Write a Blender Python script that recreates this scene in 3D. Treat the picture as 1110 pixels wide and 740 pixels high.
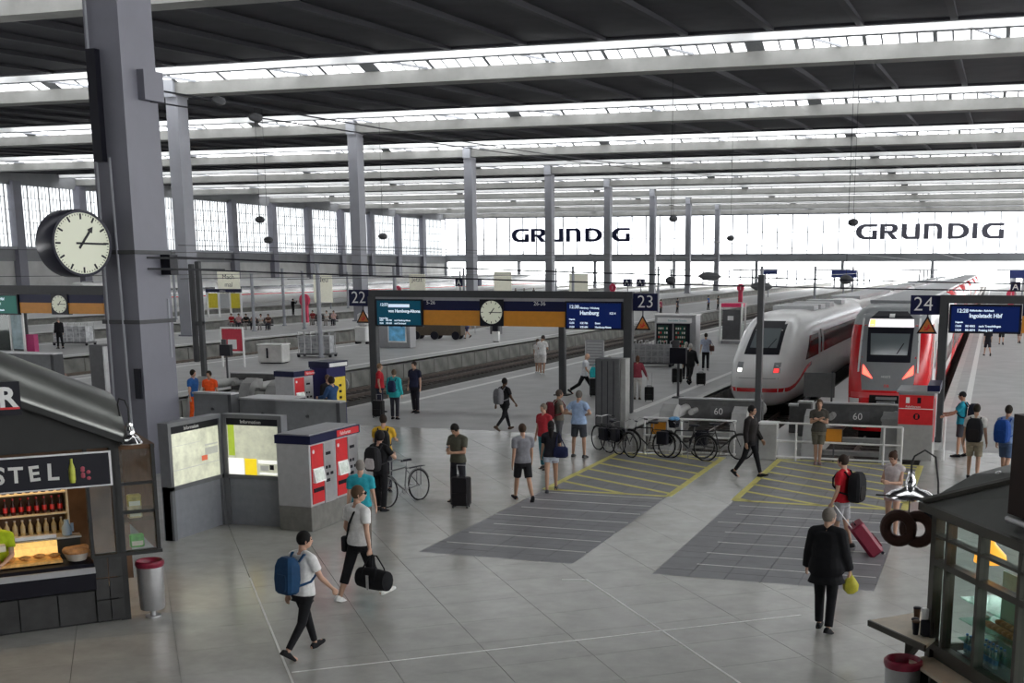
import bpy, bmesh, math, random
from mathutils import Vector, Matrix, Euler
random.seed(7)
S = bpy.context.scene
C = S.collection
for o in list(bpy.data.objects): bpy.data.objects.remove(o)
# ---------------------------------------------------------------- camera
FPX, CX, CY, HCAM = 1320.0, 640.0, 553.0, 5.2
cd = bpy.data.cameras.new('camera'); cam = bpy.data.objects.new('camera', cd); C.objects.link(cam)
cd.sensor_fit = 'HORIZONTAL'; cd.sensor_width = 36.0; cd.lens = FPX/1110*36.0
cd.shift_x = (555-CX)/1110; cd.shift_y = (CY-370)/1110
cd.clip_end = 2000; cd.clip_start = .1
cam.location = (0, 0, HCAM)
cam.rotation_euler = (math.radians(90-11.31), 0, math.radians(18.02))
S.camera = cam
# ---------------------------------------------------------------- sky and exposure
W = bpy.data.worlds.new('overcast_sky'); S.world = W; W.use_nodes = True
bg = W.node_tree.nodes['Background']
bg.inputs[0].default_value = (.985, .995, 1.0, 1); bg.inputs[1].default_value = 2.75
S.view_settings.view_transform = 'Standard'; S.view_settings.look = 'None'
S.view_settings.gamma = 1; S.view_settings.use_curve_mapping = False
S.view_settings.exposure = 1.45
# ---------------------------------------------------------------- materials
MATS = {}
def M(name, col, rough=.5, metal=0., var=.06, scale=6., bump=0., spec=.5, emit=0., trans=0., alpha=1., coord='Object'):
    if name in MATS: return MATS[name]
    if max(col) < .13 and not metal and spec == .5: spec = .18      # matt dark paint
    m = bpy.data.materials.new(name); m.use_nodes = True; nt = m.node_tree; N = nt.nodes; L = nt.links
    b = N['Principled BSDF']
    c4 = (col[0], col[1], col[2], 1)
    b.inputs['Base Color'].default_value = c4
    b.inputs['Roughness'].default_value = rough; b.inputs['Metallic'].default_value = metal
    b.inputs['Specular IOR Level'].default_value = spec
    b.inputs['Alpha'].default_value = alpha
    if trans: b.inputs['Transmission Weight'].default_value = trans
    if emit:
        b.inputs['Emission Color'].default_value = c4; b.inputs['Emission Strength'].default_value = emit
    if var or bump:
        tc = N.new('ShaderNodeTexCoord'); nz = N.new('ShaderNodeTexNoise')
        nz.inputs['Scale'].default_value = scale; nz.inputs['Detail'].default_value = 5; nz.inputs['Roughness'].default_value = .6
        L.new(tc.outputs[coord], nz.inputs['Vector'])
        if var:
            mr = N.new('ShaderNodeMapRange'); mr.inputs[1].default_value = .3; mr.inputs[2].default_value = .7
            mr.inputs[3].default_value = 1-var*1.6; mr.inputs[4].default_value = 1+var*1.6
            L.new(nz.outputs['Fac'], mr.inputs[0])
            mx = N.new('ShaderNodeVectorMath'); mx.operation = 'SCALE'; mx.inputs[0].default_value = col[:3]
            L.new(mr.outputs[0], mx.inputs['Scale']); L.new(mx.outputs[0], b.inputs['Base Color'])
        if bump:
            bp = N.new('ShaderNodeBump'); bp.inputs['Strength'].default_value = bump; bp.inputs['Distance'].default_value = .02
            L.new(nz.outputs['Fac'], bp.inputs['Height']); L.new(bp.outputs[0], b.inputs['Normal'])
    MATS[name] = m; return m
def Mglass(name, col=(1,1,1), clear=.8, rough=.1, diffuse=False, vary=0.):
    """a pane: mostly see-through, the rest milky (translucent) or mirror-like"""
    if name in MATS: return MATS[name]
    m = bpy.data.materials.new(name); m.use_nodes = True; nt = m.node_tree; N = nt.nodes; L = nt.links
    N.remove(N['Principled BSDF']); out = N['Material Output']
    tr = N.new('ShaderNodeBsdfTransparent'); tr.inputs[0].default_value = (*col, 1)
    if diffuse:
        o = N.new('ShaderNodeBsdfTranslucent'); o.inputs[0].default_value = (*col, 1)
    else:
        o = N.new('ShaderNodeBsdfGlossy'); o.inputs[0].default_value = (1,1,1,1); o.inputs['Roughness'].default_value = rough
    mx = N.new('ShaderNodeMixShader'); mx.inputs[0].default_value = 1-clear
    L.new(tr.outputs[0], mx.inputs[1]); L.new(o.outputs[0], mx.inputs[2]); L.new(mx.outputs[0], out.inputs[0])
    if vary:   # each pane its own dirtiness
        oi = N.new('ShaderNodeObjectInfo'); mr = N.new('ShaderNodeMapRange'); mr.inputs[3].default_value = 1-vary; mr.inputs[4].default_value = 1
        sc = N.new('ShaderNodeVectorMath'); sc.operation = 'SCALE'; sc.inputs[0].default_value = col
        L.new(oi.outputs['Random'], mr.inputs[0]); L.new(mr.outputs[0], sc.inputs['Scale']); L.new(sc.outputs[0], tr.inputs[0]); L.new(sc.outputs[0], o.inputs[0])
    MATS[name] = m; return m
# ---------------------------------------------------------------- mesh builder
class MB:
    def __init__(s): s.v = []; s.f = []; s.mi = []; s.m = 0
    def add(s, vs, fs):
        n = len(s.v); s.v += [tuple(p) for p in vs]
        for f in fs: s.f.append([i+n for i in f]); s.mi.append(s.m)
        return s
    def box(s, x0, x1, y0, y1, z0, z1):
        if x0 > x1: x0, x1 = x1, x0
        if y0 > y1: y0, y1 = y1, y0
        if z0 > z1: z0, z1 = z1, z0
        return s.add([(x0,y0,z0),(x1,y0,z0),(x1,y1,z0),(x0,y1,z0),(x0,y0,z1),(x1,y0,z1),(x1,y1,z1),(x0,y1,z1)],
            [(0,3,2,1),(4,5,6,7),(0,1,5,4),(1,2,6,5),(2,3,7,6),(3,0,4,7)])
    def bbox(s, x0, x1, y0, y1, z0, z1, b=.02):
        """box with chamfered vertical and top edges"""
        pl = [(x0+b,y0),(x1-b,y0),(x1,y0+b),(x1,y1-b),(x1-b,y1),(x0+b,y1),(x0,y1-b),(x0,y0+b)]
        cxm, cym = (x0+x1)/2, (y0+y1)/2
        def ins(q): return [(cxm+(a-cxm)*(1-2*b/max(abs(x1-x0),1e-6)), cym+(c-cym)*(1-2*b/max(abs(y1-y0),1e-6))) for a, c in q]
        i = ins(pl)
        return s.loft([[(a,c,z0) for a,c in i],[(a,c,z0+b) for a,c in pl],[(a,c,z1-b) for a,c in pl],[(a,c,z1) for a,c in i]])
    def loft(s, rings, caps=True, closed=True):
        n = len(rings[0]); vs = [p for r in rings for p in r]; fs = []
        for k in range(len(rings)-1):
            for i in range(n if closed else n-1):
                j = (i+1) % n
                fs.append((k*n+i, k*n+j, (k+1)*n+j, (k+1)*n+i))
        if caps:
            fs.append(tuple(range(n-1,-1,-1))); fs.append(tuple((len(rings)-1)*n+i for i in range(n)))
        return s.add(vs, fs)
    def cyl(s, p0, p1, r0, r1=None, n=10, caps=True):
        p0, p1 = Vector(p0), Vector(p1); r1 = r0 if r1 is None else r1
        d = (p1-p0); 
        if d.length < 1e-9: return s
        d.normalize(); a = d.orthogonal().normalized(); b = d.cross(a)
        R = lambda p, r: [p+(a*math.cos(2*math.pi*i/n)+b*math.sin(2*math.pi*i/n))*r for i in range(n)]
        return s.loft([R(p0,r0), R(p1,r1)], caps)
    def cap(s, p0, p1, r0, r1=None, n=10, k=3):
        """capsule with rounded ends"""
        p0, p1 = Vector(p0), Vector(p1); r1 = r0 if r1 is None else r1
        d = p1-p0; d = d.normalized() if d.length > 1e-9 else Vector((0,0,1))
        a = d.orthogonal().normalized(); b = d.cross(a); rings = []
        def R(p, r): return [p+(a*math.cos(2*math.pi*i/n)+b*math.sin(2*math.pi*i/n))*max(r,1e-4) for i in range(n)]
        for i in range(k+1):
            t = math.pi/2*i/k; rings.append(R(p0-d*r0*math.cos(t), r0*math.sin(t)))
        for i in range(k+1):
            t = math.pi/2*i/k; rings.append(R(p1+d*r1*math.sin(t), r1*math.cos(t)))
        return s.loft(rings)
    def tube(s, pts, r, n=6, closed=False, caps=True):
        P = [Vector(p) for p in pts]; m = len(P); rings = []; a = None
        for i in range(m):
            if closed: d = P[(i+1)%m]-P[i-1]
            else: d = P[min(i+1,m-1)]-P[max(i-1,0)]
            d.normalize()
            if a is None: a = d.orthogonal().normalized()
            a = (a-d*a.dot(d)).normalized(); b = d.cross(a)
            rr = r[i] if isinstance(r, (list,tuple)) else r
            rings.append([P[i]+(a*math.cos(2*math.pi*k/n)+b*math.sin(2*math.pi*k/n))*rr for k in range(n)])
        if closed: rings.append(rings[0])
        return s.loft(rings, caps and not closed)
    def lathe(s, prof, c=(0,0,0), n=20, axis='z', caps=False):
        c = Vector(c); rings = []
        for r, h in prof:
            ring = []
            for i in range(n):
                t = 2*math.pi*i/n; u, w = max(r,1e-4)*math.cos(t), max(r,1e-4)*math.sin(t)
                ring.append(c+Vector({'z':(u,w,h),'y':(u,h,w),'x':(h,u,w)}[axis]))
            rings.append(ring)
        return s.loft(rings, caps)
    def ell(s, c, r, nu=10, nv=8):
        c = Vector(c); rings = []
        for k in range(nv+1):
            t = math.pi*k/nv; z = -math.cos(t); q = max(math.sin(t), 1e-3)
            rings.append([c+Vector((r[0]*q*math.cos(2*math.pi*i/nu), r[1]*q*math.sin(2*math.pi*i/nu), r[2]*z)) for i in range(nu)])
        return s.loft(rings)
    def prism(s, poly, a, b, plane='xy'):
        """extrude a 2D outline from a to b along the third axis"""
        f = {'xy': lambda u,v,w:(u,v,w), 'xz': lambda u,v,w:(u,w,v), 'yz': lambda u,v,w:(w,u,v)}[plane]
        return s.loft([[f(u,v,a) for u,v in poly],[f(u,v,b) for u,v in poly]])
    def bar(s, p0, p1, w, t, up=(0,0,1)):
        p0, p1 = Vector(p0), Vector(p1); d = (p1-p0).normalized(); u = Vector(up)
        a = d.cross(u)
        a = a.normalized() if a.length > 1e-6 else d.orthogonal().normalized()
        b = a.cross(d); q = [(-w/2,-t/2),(w/2,-t/2),(w/2,t/2),(-w/2,t/2)]
        return s.loft([[p0+a*i+b*j for i,j in q],[p1+a*i+b*j for i,j in q]])
    def quad(s, *p): return s.add(p, [tuple(range(len(p)))])
    def xf(s, mat):
        s.v = [tuple(mat @ Vector(p)) for p in s.v]; return s
    def mesh(s, name, mats=None, smooth=True, ang=35):
        me = bpy.data.meshes.new(name); me.from_pydata(s.v, [], s.f); 
        for m in (mats if isinstance(mats, (list,tuple)) else [mats] if mats else []): me.materials.append(m)
        if any(s.mi): me.polygons.foreach_set('material_index', s.mi)
        bm = bmesh.new(); bm.from_mesh(me); bmesh.ops.recalc_face_normals(bm, faces=bm.faces); bm.to_mesh(me); bm.free()
        if smooth:
            me.polygons.foreach_set('use_smooth', [True]*len(me.polygons)); me.set_sharp_from_angle(angle=math.radians(ang))
        me.update(); return me
    def build(s, name, mats=None, parent=None, loc=(0,0,0), rz=0, smooth=True, ang=35):
        return obj(name, s.mesh(name, mats, smooth, ang), parent, loc, rz)
def obj(name, me, parent=None, loc=(0,0,0), rz=0):
    o = bpy.data.objects.new(name, me); C.objects.link(o); o.parent = parent
    o.location = loc; o.rotation_euler = (0,0,rz); return o
ORD = ['first','second','third','fourth','fifth','sixth','seventh','eighth','ninth','tenth','eleventh','twelfth','thirteenth','fourteenth','fifteenth','sixteenth']
def tag(o, label=None, cat=None, group=None, kind=None):
    if label: o['label'] = label
    if cat: o['category'] = cat
    if group: o['group'] = group
    if kind: o['kind'] = kind
    return o
def thing(name, label, cat, loc=(0,0,0), rz=0, group=None):
    o = bpy.data.objects.new(name, None); C.objects.link(o); o.empty_display_size = .2
    o.location = loc; o.rotation_euler = (0,0,rz); return tag(o, label, cat, group)
KIDS = {}
def kids(o): return [c for c in bpy.data.objects if c.parent == o]
def dup(root, loc, rz=None, label=None, group=None):
    def cp(o, par):
        c = o.copy(); C.objects.link(c); c.parent = par
        for k in kids(o): cp(k, c)
        return c
    ks = cp(root, None); ks.location = loc
    if rz is not None: ks.rotation_euler = (0,0,rz)
    if label: ks['label'] = label
    if group: ks['group'] = group
    return ks
def text(name, body, size, mat, parent, loc, rot=(math.pi/2,0,0), ext=.002, bold=0., sx=1., align='LEFT'):
    cu = bpy.data.curves.new(name, 'FONT'); cu.body = body; cu.size = size; cu.extrude = ext; cu.offset = bold
    cu.align_x = align; cu.resolution_u = 3
    t = bpy.data.objects.new('tmp', cu); C.objects.link(t)
    me = bpy.data.meshes.new_from_object(t.evaluated_get(bpy.context.evaluated_depsgraph_get()))
    bpy.data.objects.remove(t); me.name = name; me.materials.clear(); me.materials.append(mat)
    o = obj(name, me, parent, loc); o.rotation_euler = rot; o.scale = (sx,1,1); return o
# ================================================================ the hall
YB = [80+27*k for k in range(-4, 9)]           # roof beams across the hall
XL, XR, YF, YN = -136.0, 34.0, 296.0, -30.0
m_deck = M('roof_deck_dark', (.042,.042,.048), .7, var=.12, scale=.5)
m_rib = M('roof_rib_dark', (.03,.03,.036), .6)
m_beam = M('concrete_beam', (.23,.23,.22), .8, var=.12, scale=.35)
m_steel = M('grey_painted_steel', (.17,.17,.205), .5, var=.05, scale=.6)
m_steel2 = M('light_grey_steel', (.30,.31,.34), .45, var=.05, scale=.6)
m_mull = M('mullion_grey', (.22,.23,.24), .5)
m_sky = Mglass('skylight_glass', (.86,.87,.88), .60, diffuse=True, vary=.6)
m_wgl = Mglass('window_glass', (.52,.53,.535), .5, diffuse=True)
# ceiling: one piece of the setting, its decks, ribs, beams and panes are its parts
ceil = thing('ceiling', None, None); ceil['kind'] = 'structure'
deck = MB()
for yb in YB: deck.add([(XL,yb+.7,18.15),(XR,yb+.7,18.15),(XR,yb+23,19.05),(XL,yb+23,19.05),
                        (XL,yb+.7,18.35),(XR,yb+.7,18.35),(XR,yb+23,19.25),(XL,yb+23,19.25)],
                       [(0,3,2,1),(4,5,6,7),(0,1,5,4),(1,2,6,5),(2,3,7,6),(3,0,4,7)])
deck.build('roof_deck', m_deck, ceil, smooth=False)
ribme = MB().add([(-.2,.7,17.75),(.2,.7,17.75),(.2,22.6,18.84),(-.2,22.6,18.84),(-.2,.7,18.2),(.2,.7,18.2),(.2,22.6,19.06),(-.2,22.6,19.06)],
                 [(0,3,2,1),(4,5,6,7),(0,1,5,4),(1,2,6,5),(2,3,7,6),(3,0,4,7)]).mesh('rib', m_rib, smooth=False)
nrib = 0
for yb in YB:
    if yb < 26 or yb > 280: continue
    x = XL+3
    while x < 24:
        if nrib < 300 and not (yb > 240 and x < -120): obj('rib', ribme, ceil, (x, yb, 0)); nrib += 1
        x += 5.2
gird = MB().box(XL, XR, 22.6, 23, 18.86, 19.3).mesh('end_girder', m_rib, smooth=False)
beamme = MB()
beamme.add([(XL,-.5,17.55),(XR,-.5,17.55),(XR,.7,17.5),(XL,.7,17.5),(XL,-.5,18.42),(XR,-.5,18.42),(XR,.7,18.5),(XL,.7,18.5)],
           [(0,3,2,1),(4,5,6,7),(0,1,5,4),(1,2,6,5),(2,3,7,6),(3,0,4,7)])
beamme = beamme.mesh('beam', m_beam, smooth=False)
fasme = MB().box(XL, XR, -4.0, -3.95, 18.42, 19.12).mesh('fascia_glazing', M('fascia_white', (.8,.8,.8), .5) if 0 else Mglass('fascia_glass', (.80,.80,.80), .15, diffuse=True), smooth=False)
railme = MB().box(XL, XR, -4.05, -3.9, 18.34, 18.42).mesh('fascia_rail', m_mull, smooth=False)
brace = MB().bar((0,-3.9,18.5),(1.6,-.4,18.45),.14,.14).mesh('brace', m_steel2, smooth=False)
pane = MB().add([(0,-.25,18.42),(.97,-.25,18.42),(.97,-3.9,19.7),(0,-3.9,19.7)], [(0,1,2,3)]).mesh('skylight_pane', m_sky, smooth=False)
mull = MB()
rest = MB(); npane = 0; solid = MB()
for yb in YB:
    obj('end_girder', gird, ceil, (0,yb,0)); obj('beam', beamme, ceil, (0,yb,0))
    obj('fascia_glazing', fasme, ceil, (0,yb,0)); obj('fascia_rail', railme, ceil, (0,yb,0))
    if yb < 20:      # unseen roof over the concourse head, closed to darken the near floor
        solid.add([(XL,yb-.25,18.45),(XR,yb-.25,18.45),(XR,yb-3.9,19.72),(XL,yb-3.9,19.72)], [(0,1,2,3)]); continue
    x = XL; k = 0
    while x < XR-.2:
        blank = (k % 26) == 13
        vis = (yb == 80 and -72 < x < 5) or (yb == 107 and -96 < x < 6) or (yb == 134 and -120 < x < 8)
        if blank: pass
        elif vis and npane < 300: obj('skylight_pane', pane, ceil, (x, yb, 0)); npane += 1
        else: rest.add([(x,yb-.25,18.42),(x+.97,yb-.25,18.42),(x+.97,yb-3.9,19.7),(x,yb-3.9,19.7)], [(0,1,2,3)])
        wd = .12 if k % 4 else .26
        mull.add([(x-.04-wd/2+.02,yb-.25,18.40),(x-.04+wd/2+.02,yb-.25,18.40),(x-.04+wd/2+.02,yb-3.9,19.68),(x-.04-wd/2+.02,yb-3.9,19.68)], [(0,1,2,3)])
        if blank: mull.add([(x,yb-.25,18.41),(x+.99,yb-.25,18.41),(x+.99,yb-3.9,19.69),(x,yb-3.9,19.69)], [(0,1,2,3)])
        if k % 9 == 4 and 50 < yb < 200: obj('brace', brace, ceil, (x, yb, 0))
        x += 1.03; k += 1
solid.build('shading_deck', m_deck, ceil, smooth=False)
tag(rest.build('skylight_pane', m_sky, ceil, smooth=False), kind='stuff')
tag(mull.build('glazing_bar', m_mull, ceil, smooth=False), kind='stuff')
# hall columns
def column(loc, label, ht=18.6, w=.49, d=.63, tp=1.0):
    t = thing('hall_column', label, 'column', loc, group='tall grey steel columns of the hall')
    q = lambda z, k: [(-w*k,-d*k,z),(w*k,-d*k,z),(w*k,d*k,z),(-w*k,d*k,z)]
    MB().loft([q(0,tp), q(ht,1)]).build('shaft', M('column_steel_lit',(.27,.275,.305),.5,var=.05,scale=.6), t, smooth=False)  # far columns' steel lightened in colour for light falling from the right
    MB().box(-w-.12,w+.12,-d-.12,d+.12,0,.12).build('base_plate', m_steel, t, smooth=False)
    MB().box(-w*.9,w*.9,-d-.35,d+.2,ht-1.2,ht).build('head', m_steel2, t, smooth=False)
    return t
names = ['second','third','fourth','fifth','sixth','seventh','eighth']
column((-58.3,80.2,0), 'grey steel hall column standing directly behind the big near column')
for k in range(1, 8):
    column((-58.3,80.2+27*k,0), f'slim grey hall column, {names[k-1]} in the row receding towards the far window wall')
# far wall
fw = thing('wall_back', None, None); fw['kind'] = 'structure'
MB().box(XL,XR,YF,YF+1.0,6.4,8.25).build('cross_beam', M('wall_beam_grey',(.26,.27,.29),.6,var=.08,scale=.3), fw, smooth=False)
MB().box(XL,XR,YF,YF+1.0,17.3,19.3).build('top_beam', m_steel, fw, smooth=False)
MB().box(XL,-60,YF+.02,YF+.98,11.9,12.0).build('transom', m_mull, fw, smooth=False)
MB().box(-60,-22,YF+.02,YF+.98,13.2,13.32).build('transom', m_mull, fw, smooth=False)
pm = MB().box(0,3.56,.4,.44,8.25,17.3).mesh('pane', Mglass('end_glass',(.80,.81,.83),.8,diffuse=True), smooth=False)
mm = MB().box(-.11,.11,.1,.5,8.25,17.3).mesh('mullion', m_mull, smooth=False)
x = XL; k = 0
while x < XR:
    obj('pane', pm, fw, (x+.02,YF,0)); obj('mullion', mm, fw, (x,YF,0)); x += 3.6; k += 1
x = XL
hc = MB().box(-.35,.35,0,.8,0,6.4).mesh('post', m_steel2, smooth=False)
while x < XR:
    obj('post', hc, fw, (x,YF,0)); x += 20.4
# left wall: piers, glazing bays, solid lower band
lw = thing('wall_left', None, None); lw['kind'] = 'structure'
m_wall = M('hall_wall_grey', (.22,.225,.235), .75, var=.08, scale=.3)
MB().box(XL-1,XL,YN,YF,6.0,7.95).build('band', m_wall, lw, smooth=False)
MB().box(XL-1,XL,YN,YF,16.9,19.4).build('top_band', m_wall, lw, smooth=False)
MB().box(XL-.2,XL+.5,YN,YF,7.7,8.1).build('sill', m_steel2, lw, smooth=False)
MB().box(XL-1,XL-.3,YN,YF,0,6.0).build('lower_wall', M('hall_wall_low',(.5,.5,.49),.8,var=.1,scale=.3), lw, smooth=False)
pier = MB().box(-.5,.7,-.8,.8,0,17.4).mesh('pier', m_steel, smooth=False)
gl = MB().box(-.5,-.46,.8,12.7,8.1,16.9).mesh('glazing', m_wgl, smooth=False)
bars = MB()
for i in range(1,16): 
    w = .2 if i % 3 == 0 else .06
    bars.box(-.42,-.3,.8+i*.744-w/2,.8+i*.744+w/2,8.1,16.9)
for i in range(1,5): bars.box(-.42,-.34,.8,12.7,8.1+i*1.76-.05,8.1+i*1.76+.05)
bars = bars.mesh('glazing_bar', m_mull, smooth=False)
y = 53.0
while y < YF-1:
    obj('pier', pier, lw, (XL,y,0)); obj('glazing', gl, lw, (XL,y,0)); obj('glazing_bar', bars, lw, (XL,y,0)); y += 13.5
MB().box(XL-1,XL,YN,53,8,17).build('solid_bay', m_wall, lw, smooth=False)
# right and near walls, out of view
rw = MB(); rw.box(XR,XR+1,YN,YF,0,8).box(XR,XR+1,YN,YF,17,19.4)
tag(rw.build('wall_right', m_wall, smooth=False), kind='structure')
nw = MB(); nw.box(XL,XR,YN-1,YN,0,19.4)
tag(nw.build('wall_front', m_wall, smooth=False), kind='structure')
# ---------------------------------------------------------------- ground: concourse, platforms, track beds
m_conc = M('concourse_concrete', (.41,.405,.39), .32, var=.05, scale=.4)
m_slab = M('terrazzo_slab', (.41,.405,.38), .20, var=.07, scale=2.2, bump=.02)
m_dark = M('dark_paver', (.165,.165,.175), .42, var=.10, scale=2.5)
m_plat = M('platform_asphalt', (.38,.38,.375), .55, var=.08, scale=.8)
m_edge = M('platform_edge_white', (.72,.72,.70), .5, var=.06)
m_face = M('platform_face', (.20,.20,.185), .85, var=.2, scale=1.2)
m_ball = M('ballast_dark', (.05,.047,.043), .9, var=.35, scale=5, bump=.6)
m_yel = M('yellow_road_paint', (.62,.56,.15), .5, var=.08)
m_wht = M('white_inlay', (.75,.75,.73), .4)
# floor: slabs are laid diagonally, joints recessed; the dark paver insets are left out of the slab field
PIT = (-10.4,-1.6,33.3,40.)
INS = [(-9.87,-6.85,20.0,33.0),(-5.3,-1.55,19.75,33.2)]
fl = thing('floor', None, None); fl['kind'] = 'structure'
base = MB(); 
base.box(-62,34,-30,33.3,-.5,-.03); base.box(-62,-10.4,33.3,36.2,-.5,-.03); base.box(-1.6,34,33.3,36.2,-.5,-.03)
base.build('bed', M('joint_dark', (.26,.26,.25), .8), fl, smooth=False)
ua = math.radians(-51.35); U = Vector((math.cos(ua), math.sin(ua))); Nn = Vector((-U.y, U.x))
def clip(poly, ax, val, keep_less):
    out = []
    for i in range(len(poly)):
        a, b = poly[i], poly[(i+1)%len(poly)]
        ia = (a[ax] <= val) == keep_less or a[ax] == val; ib = (b[ax] <= val) == keep_less or b[ax] == val
        if ia: out.append(a)
        if ia != ib:
            t = (val-a[ax])/(b[ax]-a[ax]); out.append(tuple(a[k]+(b[k]-a[k])*t for k in range(2)))
    return out
def minus(poly, r):
    x0,x1,y0,y1 = r; res = []; rem = poly
    for ax, val, less in ((0,x0,True),(0,x1,False),(1,y0,True),(1,y1,False)):
        if len(rem) < 3: break
        o = clip(rem, ax, val, less)
        if len(o) >= 3: res.append(o)
        rem = clip(rem, ax, val, not less)
    return res
def slab(mb, poly, z0=-.04, z1=0.):
    n = len(poly); mb.loft([[(a,b,z0) for a,b in poly],[(a,b,z1) for a,b in poly]])
slabs = []
PU, PN = 1.07, 1.33
for i in range(-60, 34):
    for j in range(-36, 44):
        u0, n0 = -18.1+PU*i, 1.66+PN*j; g = .004
        q = [U*(u0+g)+Nn*(n0+g), U*(u0+PU-g)+Nn*(n0+g), U*(u0+PU-g)+Nn*(n0+PN-g), U*(u0+g)+Nn*(n0+PN-g)]
        cxy = (q[0]+q[2])/2
        if not (-32 < cxy.x < 8 and 6 < cxy.y < 38.2): continue
        ps = [[(a.x,a.y) for a in q]]
        ps = [clip(p_,1,36.2,True) for p_ in ps]
        for r in INS+[PIT]:
            ps = [b for a in ps for b in minus(a, r)] if any(len(a) > 2 for a in ps) else ps
        ps = [p_ for p_ in ps if len(p_) > 2]
        if ps: slabs.append((cxy.length + abs(cxy.x+6)*.8, ps, cxy))
slabs.sort(key=lambda s: s[0] if s[2].y > 12 else 999)
restf = MB()
for k, (d, ps, cxy) in enumerate(slabs):
    mb = MB() if k < 300 else restf
    for p_ in ps: slab(mb, p_)
    if k < 300: mb.build('slab', m_slab, fl, smooth=False)
tag(restf.build('slab', m_slab, fl, smooth=False), kind='stuff')
outer = MB(); outer.box(-62,-31,-30,36.2,-.03,-.004).box(8,34,-30,36.2,-.03,-.004).box(-31,8,-30,6.5,-.03,-.004)
outer.build('outer_paving', m_conc, fl, smooth=False)
# thin white inlay lines in the slab field
inl = MB()
def strip(mb, a, b, w, z=.004):
    a, b = Vector(a), Vector(b); d = (b-a).normalized(); n = Vector((-d.y,d.x))*w/2
    mb.loft([[(*(a-n),z-.006),(*(b-n),z-.006),(*(b+n),z-.006),(*(a+n),z-.006)],[(*(a-n),z),(*(b-n),z),(*(b+n),z),(*(a+n),z)]])
def frame_pt(u, n): p = U*u+Nn*n; return (p.x, p.y)
strip(inl, frame_pt(-20.9,1.66), frame_pt(-13,1.66), .03); strip(inl, frame_pt(-18.76,6.99), frame_pt(-11,6.99), .035)
strip(inl, frame_pt(-15.6,1.7), frame_pt(-15.6,9.3), .03); strip(inl, frame_pt(-18.9,6.6), frame_pt(-18.76,6.99), .03)
inl.build('white_inlay', m_wht, fl, smooth=False)
# dark insets: rows of pavers with white lines, yellow hatching in front of the buffer stops
pn = 0; prest = MB(); hatch = MB(); wl = MB()
for x0,x1,y0,y1 in INS:
    nx = round((x1-x0)/.62); ny = round((y1-y0)/.47)
    for i in range(nx):
        for j in range(ny):
            a, b = x0+(x1-x0)*i/nx, x0+(x1-x0)*(i+1)/nx; c, d = y0+(y1-y0)*j/ny, y0+(y1-y0)*(j+1)/ny
            if j < 15 and pn < 300:
                MB().box(a+.005,b-.005,c+.005,d-.005,-.04,random.uniform(-.003,.001)).build('paver', m_dark, fl, smooth=False); pn += 1
            else: prest.box(a+.005,b-.005,c+.005,d-.005,-.04,-.001)
    ya = 26.85
    for j in range(2, 15, 2):
        c = y0+(y1-y0)*j/ny; xa = x0+.3*random.random()*(x1-x0)*.6; xb = x1-.05
        if c < ya-.3: strip(wl, (xa,c), (xb,c), .035)
    for s, e in (((x0,ya),(x1,ya)),((x0,ya),(x0,y1)),((x1,ya),(x1,y1)),((x0,y1-.05),(x1,y1-.05))): strip(hatch, s, e, .16)
    k = -6
    while k < 9:   # diagonal bars clipped to the box
        a = Vector((x0, ya+k*.98+2.2)); dirv = Vector((1,-.62)); pts = []
        L = x1-x0
        p0, p1 = a, a+dirv*L
        def cl(p, q):
            t0, t1 = 0., 1.
            for val, less in ((ya,False),(y1,True)):
                den = q.y-p.y; t = (val-p.y)/den
                inside0 = (p.y <= val) == less
                if den < 0:
                    if less: t0 = max(t0, t)
                    else: t1 = min(t1, t)
            return (p+(q-p)*t0, p+(q-p)*t1) if t0 < t1-.02 else None
        r = cl(p0, p1)
        if r: strip(hatch, r[0], r[1], .14)
        k += 1
tag(prest.build('paver', m_dark, fl, smooth=False), kind='stuff')
wl.build('white_line', m_wht, fl, smooth=False); hatch.build('yellow_hatching', m_yel, fl, smooth=False)
# platforms (island slabs 0.96 m above the track bed) and beds
PLATS = [(-22.9,-10.95,1),(-42.2,-31.2,2),(-62.6,-51.2,3),(-83,-72,4),(-104,-92.5,5),(-1.55,12.6,6),(-136,-113,7),(17,34,8)]
PY1 = 420
bedm = MB().box(XL,XR,36.2,PY1,-1.3,-.96).box(-10.6,-1.5,33.2,36.2,-1.3,-.96); tag(bedm.build('track_bed', m_ball, smooth=False), 'dark ballast bed between the platforms', None, kind='structure')
fmesh = {}
for a, b, k in PLATS:
    t = thing('platform', None, None); t['kind'] = 'structure'
    MB().box(a,b,36.2,PY1,-.12,0).build('paving', m_plat, t, smooth=False)
    MB().box(a+.12,b-.12,36.2,PY1,-.98,-.12).build('face', m_face, t, smooth=False)
    for xx, sg in ((a,1),(b,-1)):
        MB().box(xx,xx+sg*.32,36.2,PY1,-.10,.006).build('edge_stone', M('edge_stone',(.48,.48,.46),.6,var=.08,scale=1.5), t, smooth=False)
        MB().box(xx+sg*(.75 if k==6 else 1.15),xx+sg*(1.0 if k==6 else 1.42),42.6,PY1,-.01,.006).build('safety_line', m_edge, t, smooth=False)
    if k in (1,2,3):      # concrete face elements along the left-hand track side are individually seen on the right faces
        n = 0
        y = 40.
        pe = MB().box(0,.1,0,1.94,-.94,-.14).mesh('face_panel', m_face, smooth=False)
        while y < 150:
            obj('face_panel', pe, t, (b-.09,y,0)); y += 2.0
# end wall of the track pits towards the concourse
ew = MB()
ew.box(-10.4,-1.6,33.2,33.32,-1.2,-.03)
for a, b in ((-31.2,-22.9),(-51.2,-42.2),(-72,-62.6)): ew.box(a,b,36.1,36.35,-1.2,-.02)
tag(ew.build('trim_1', m_face, smooth=False), kind='structure')
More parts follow.
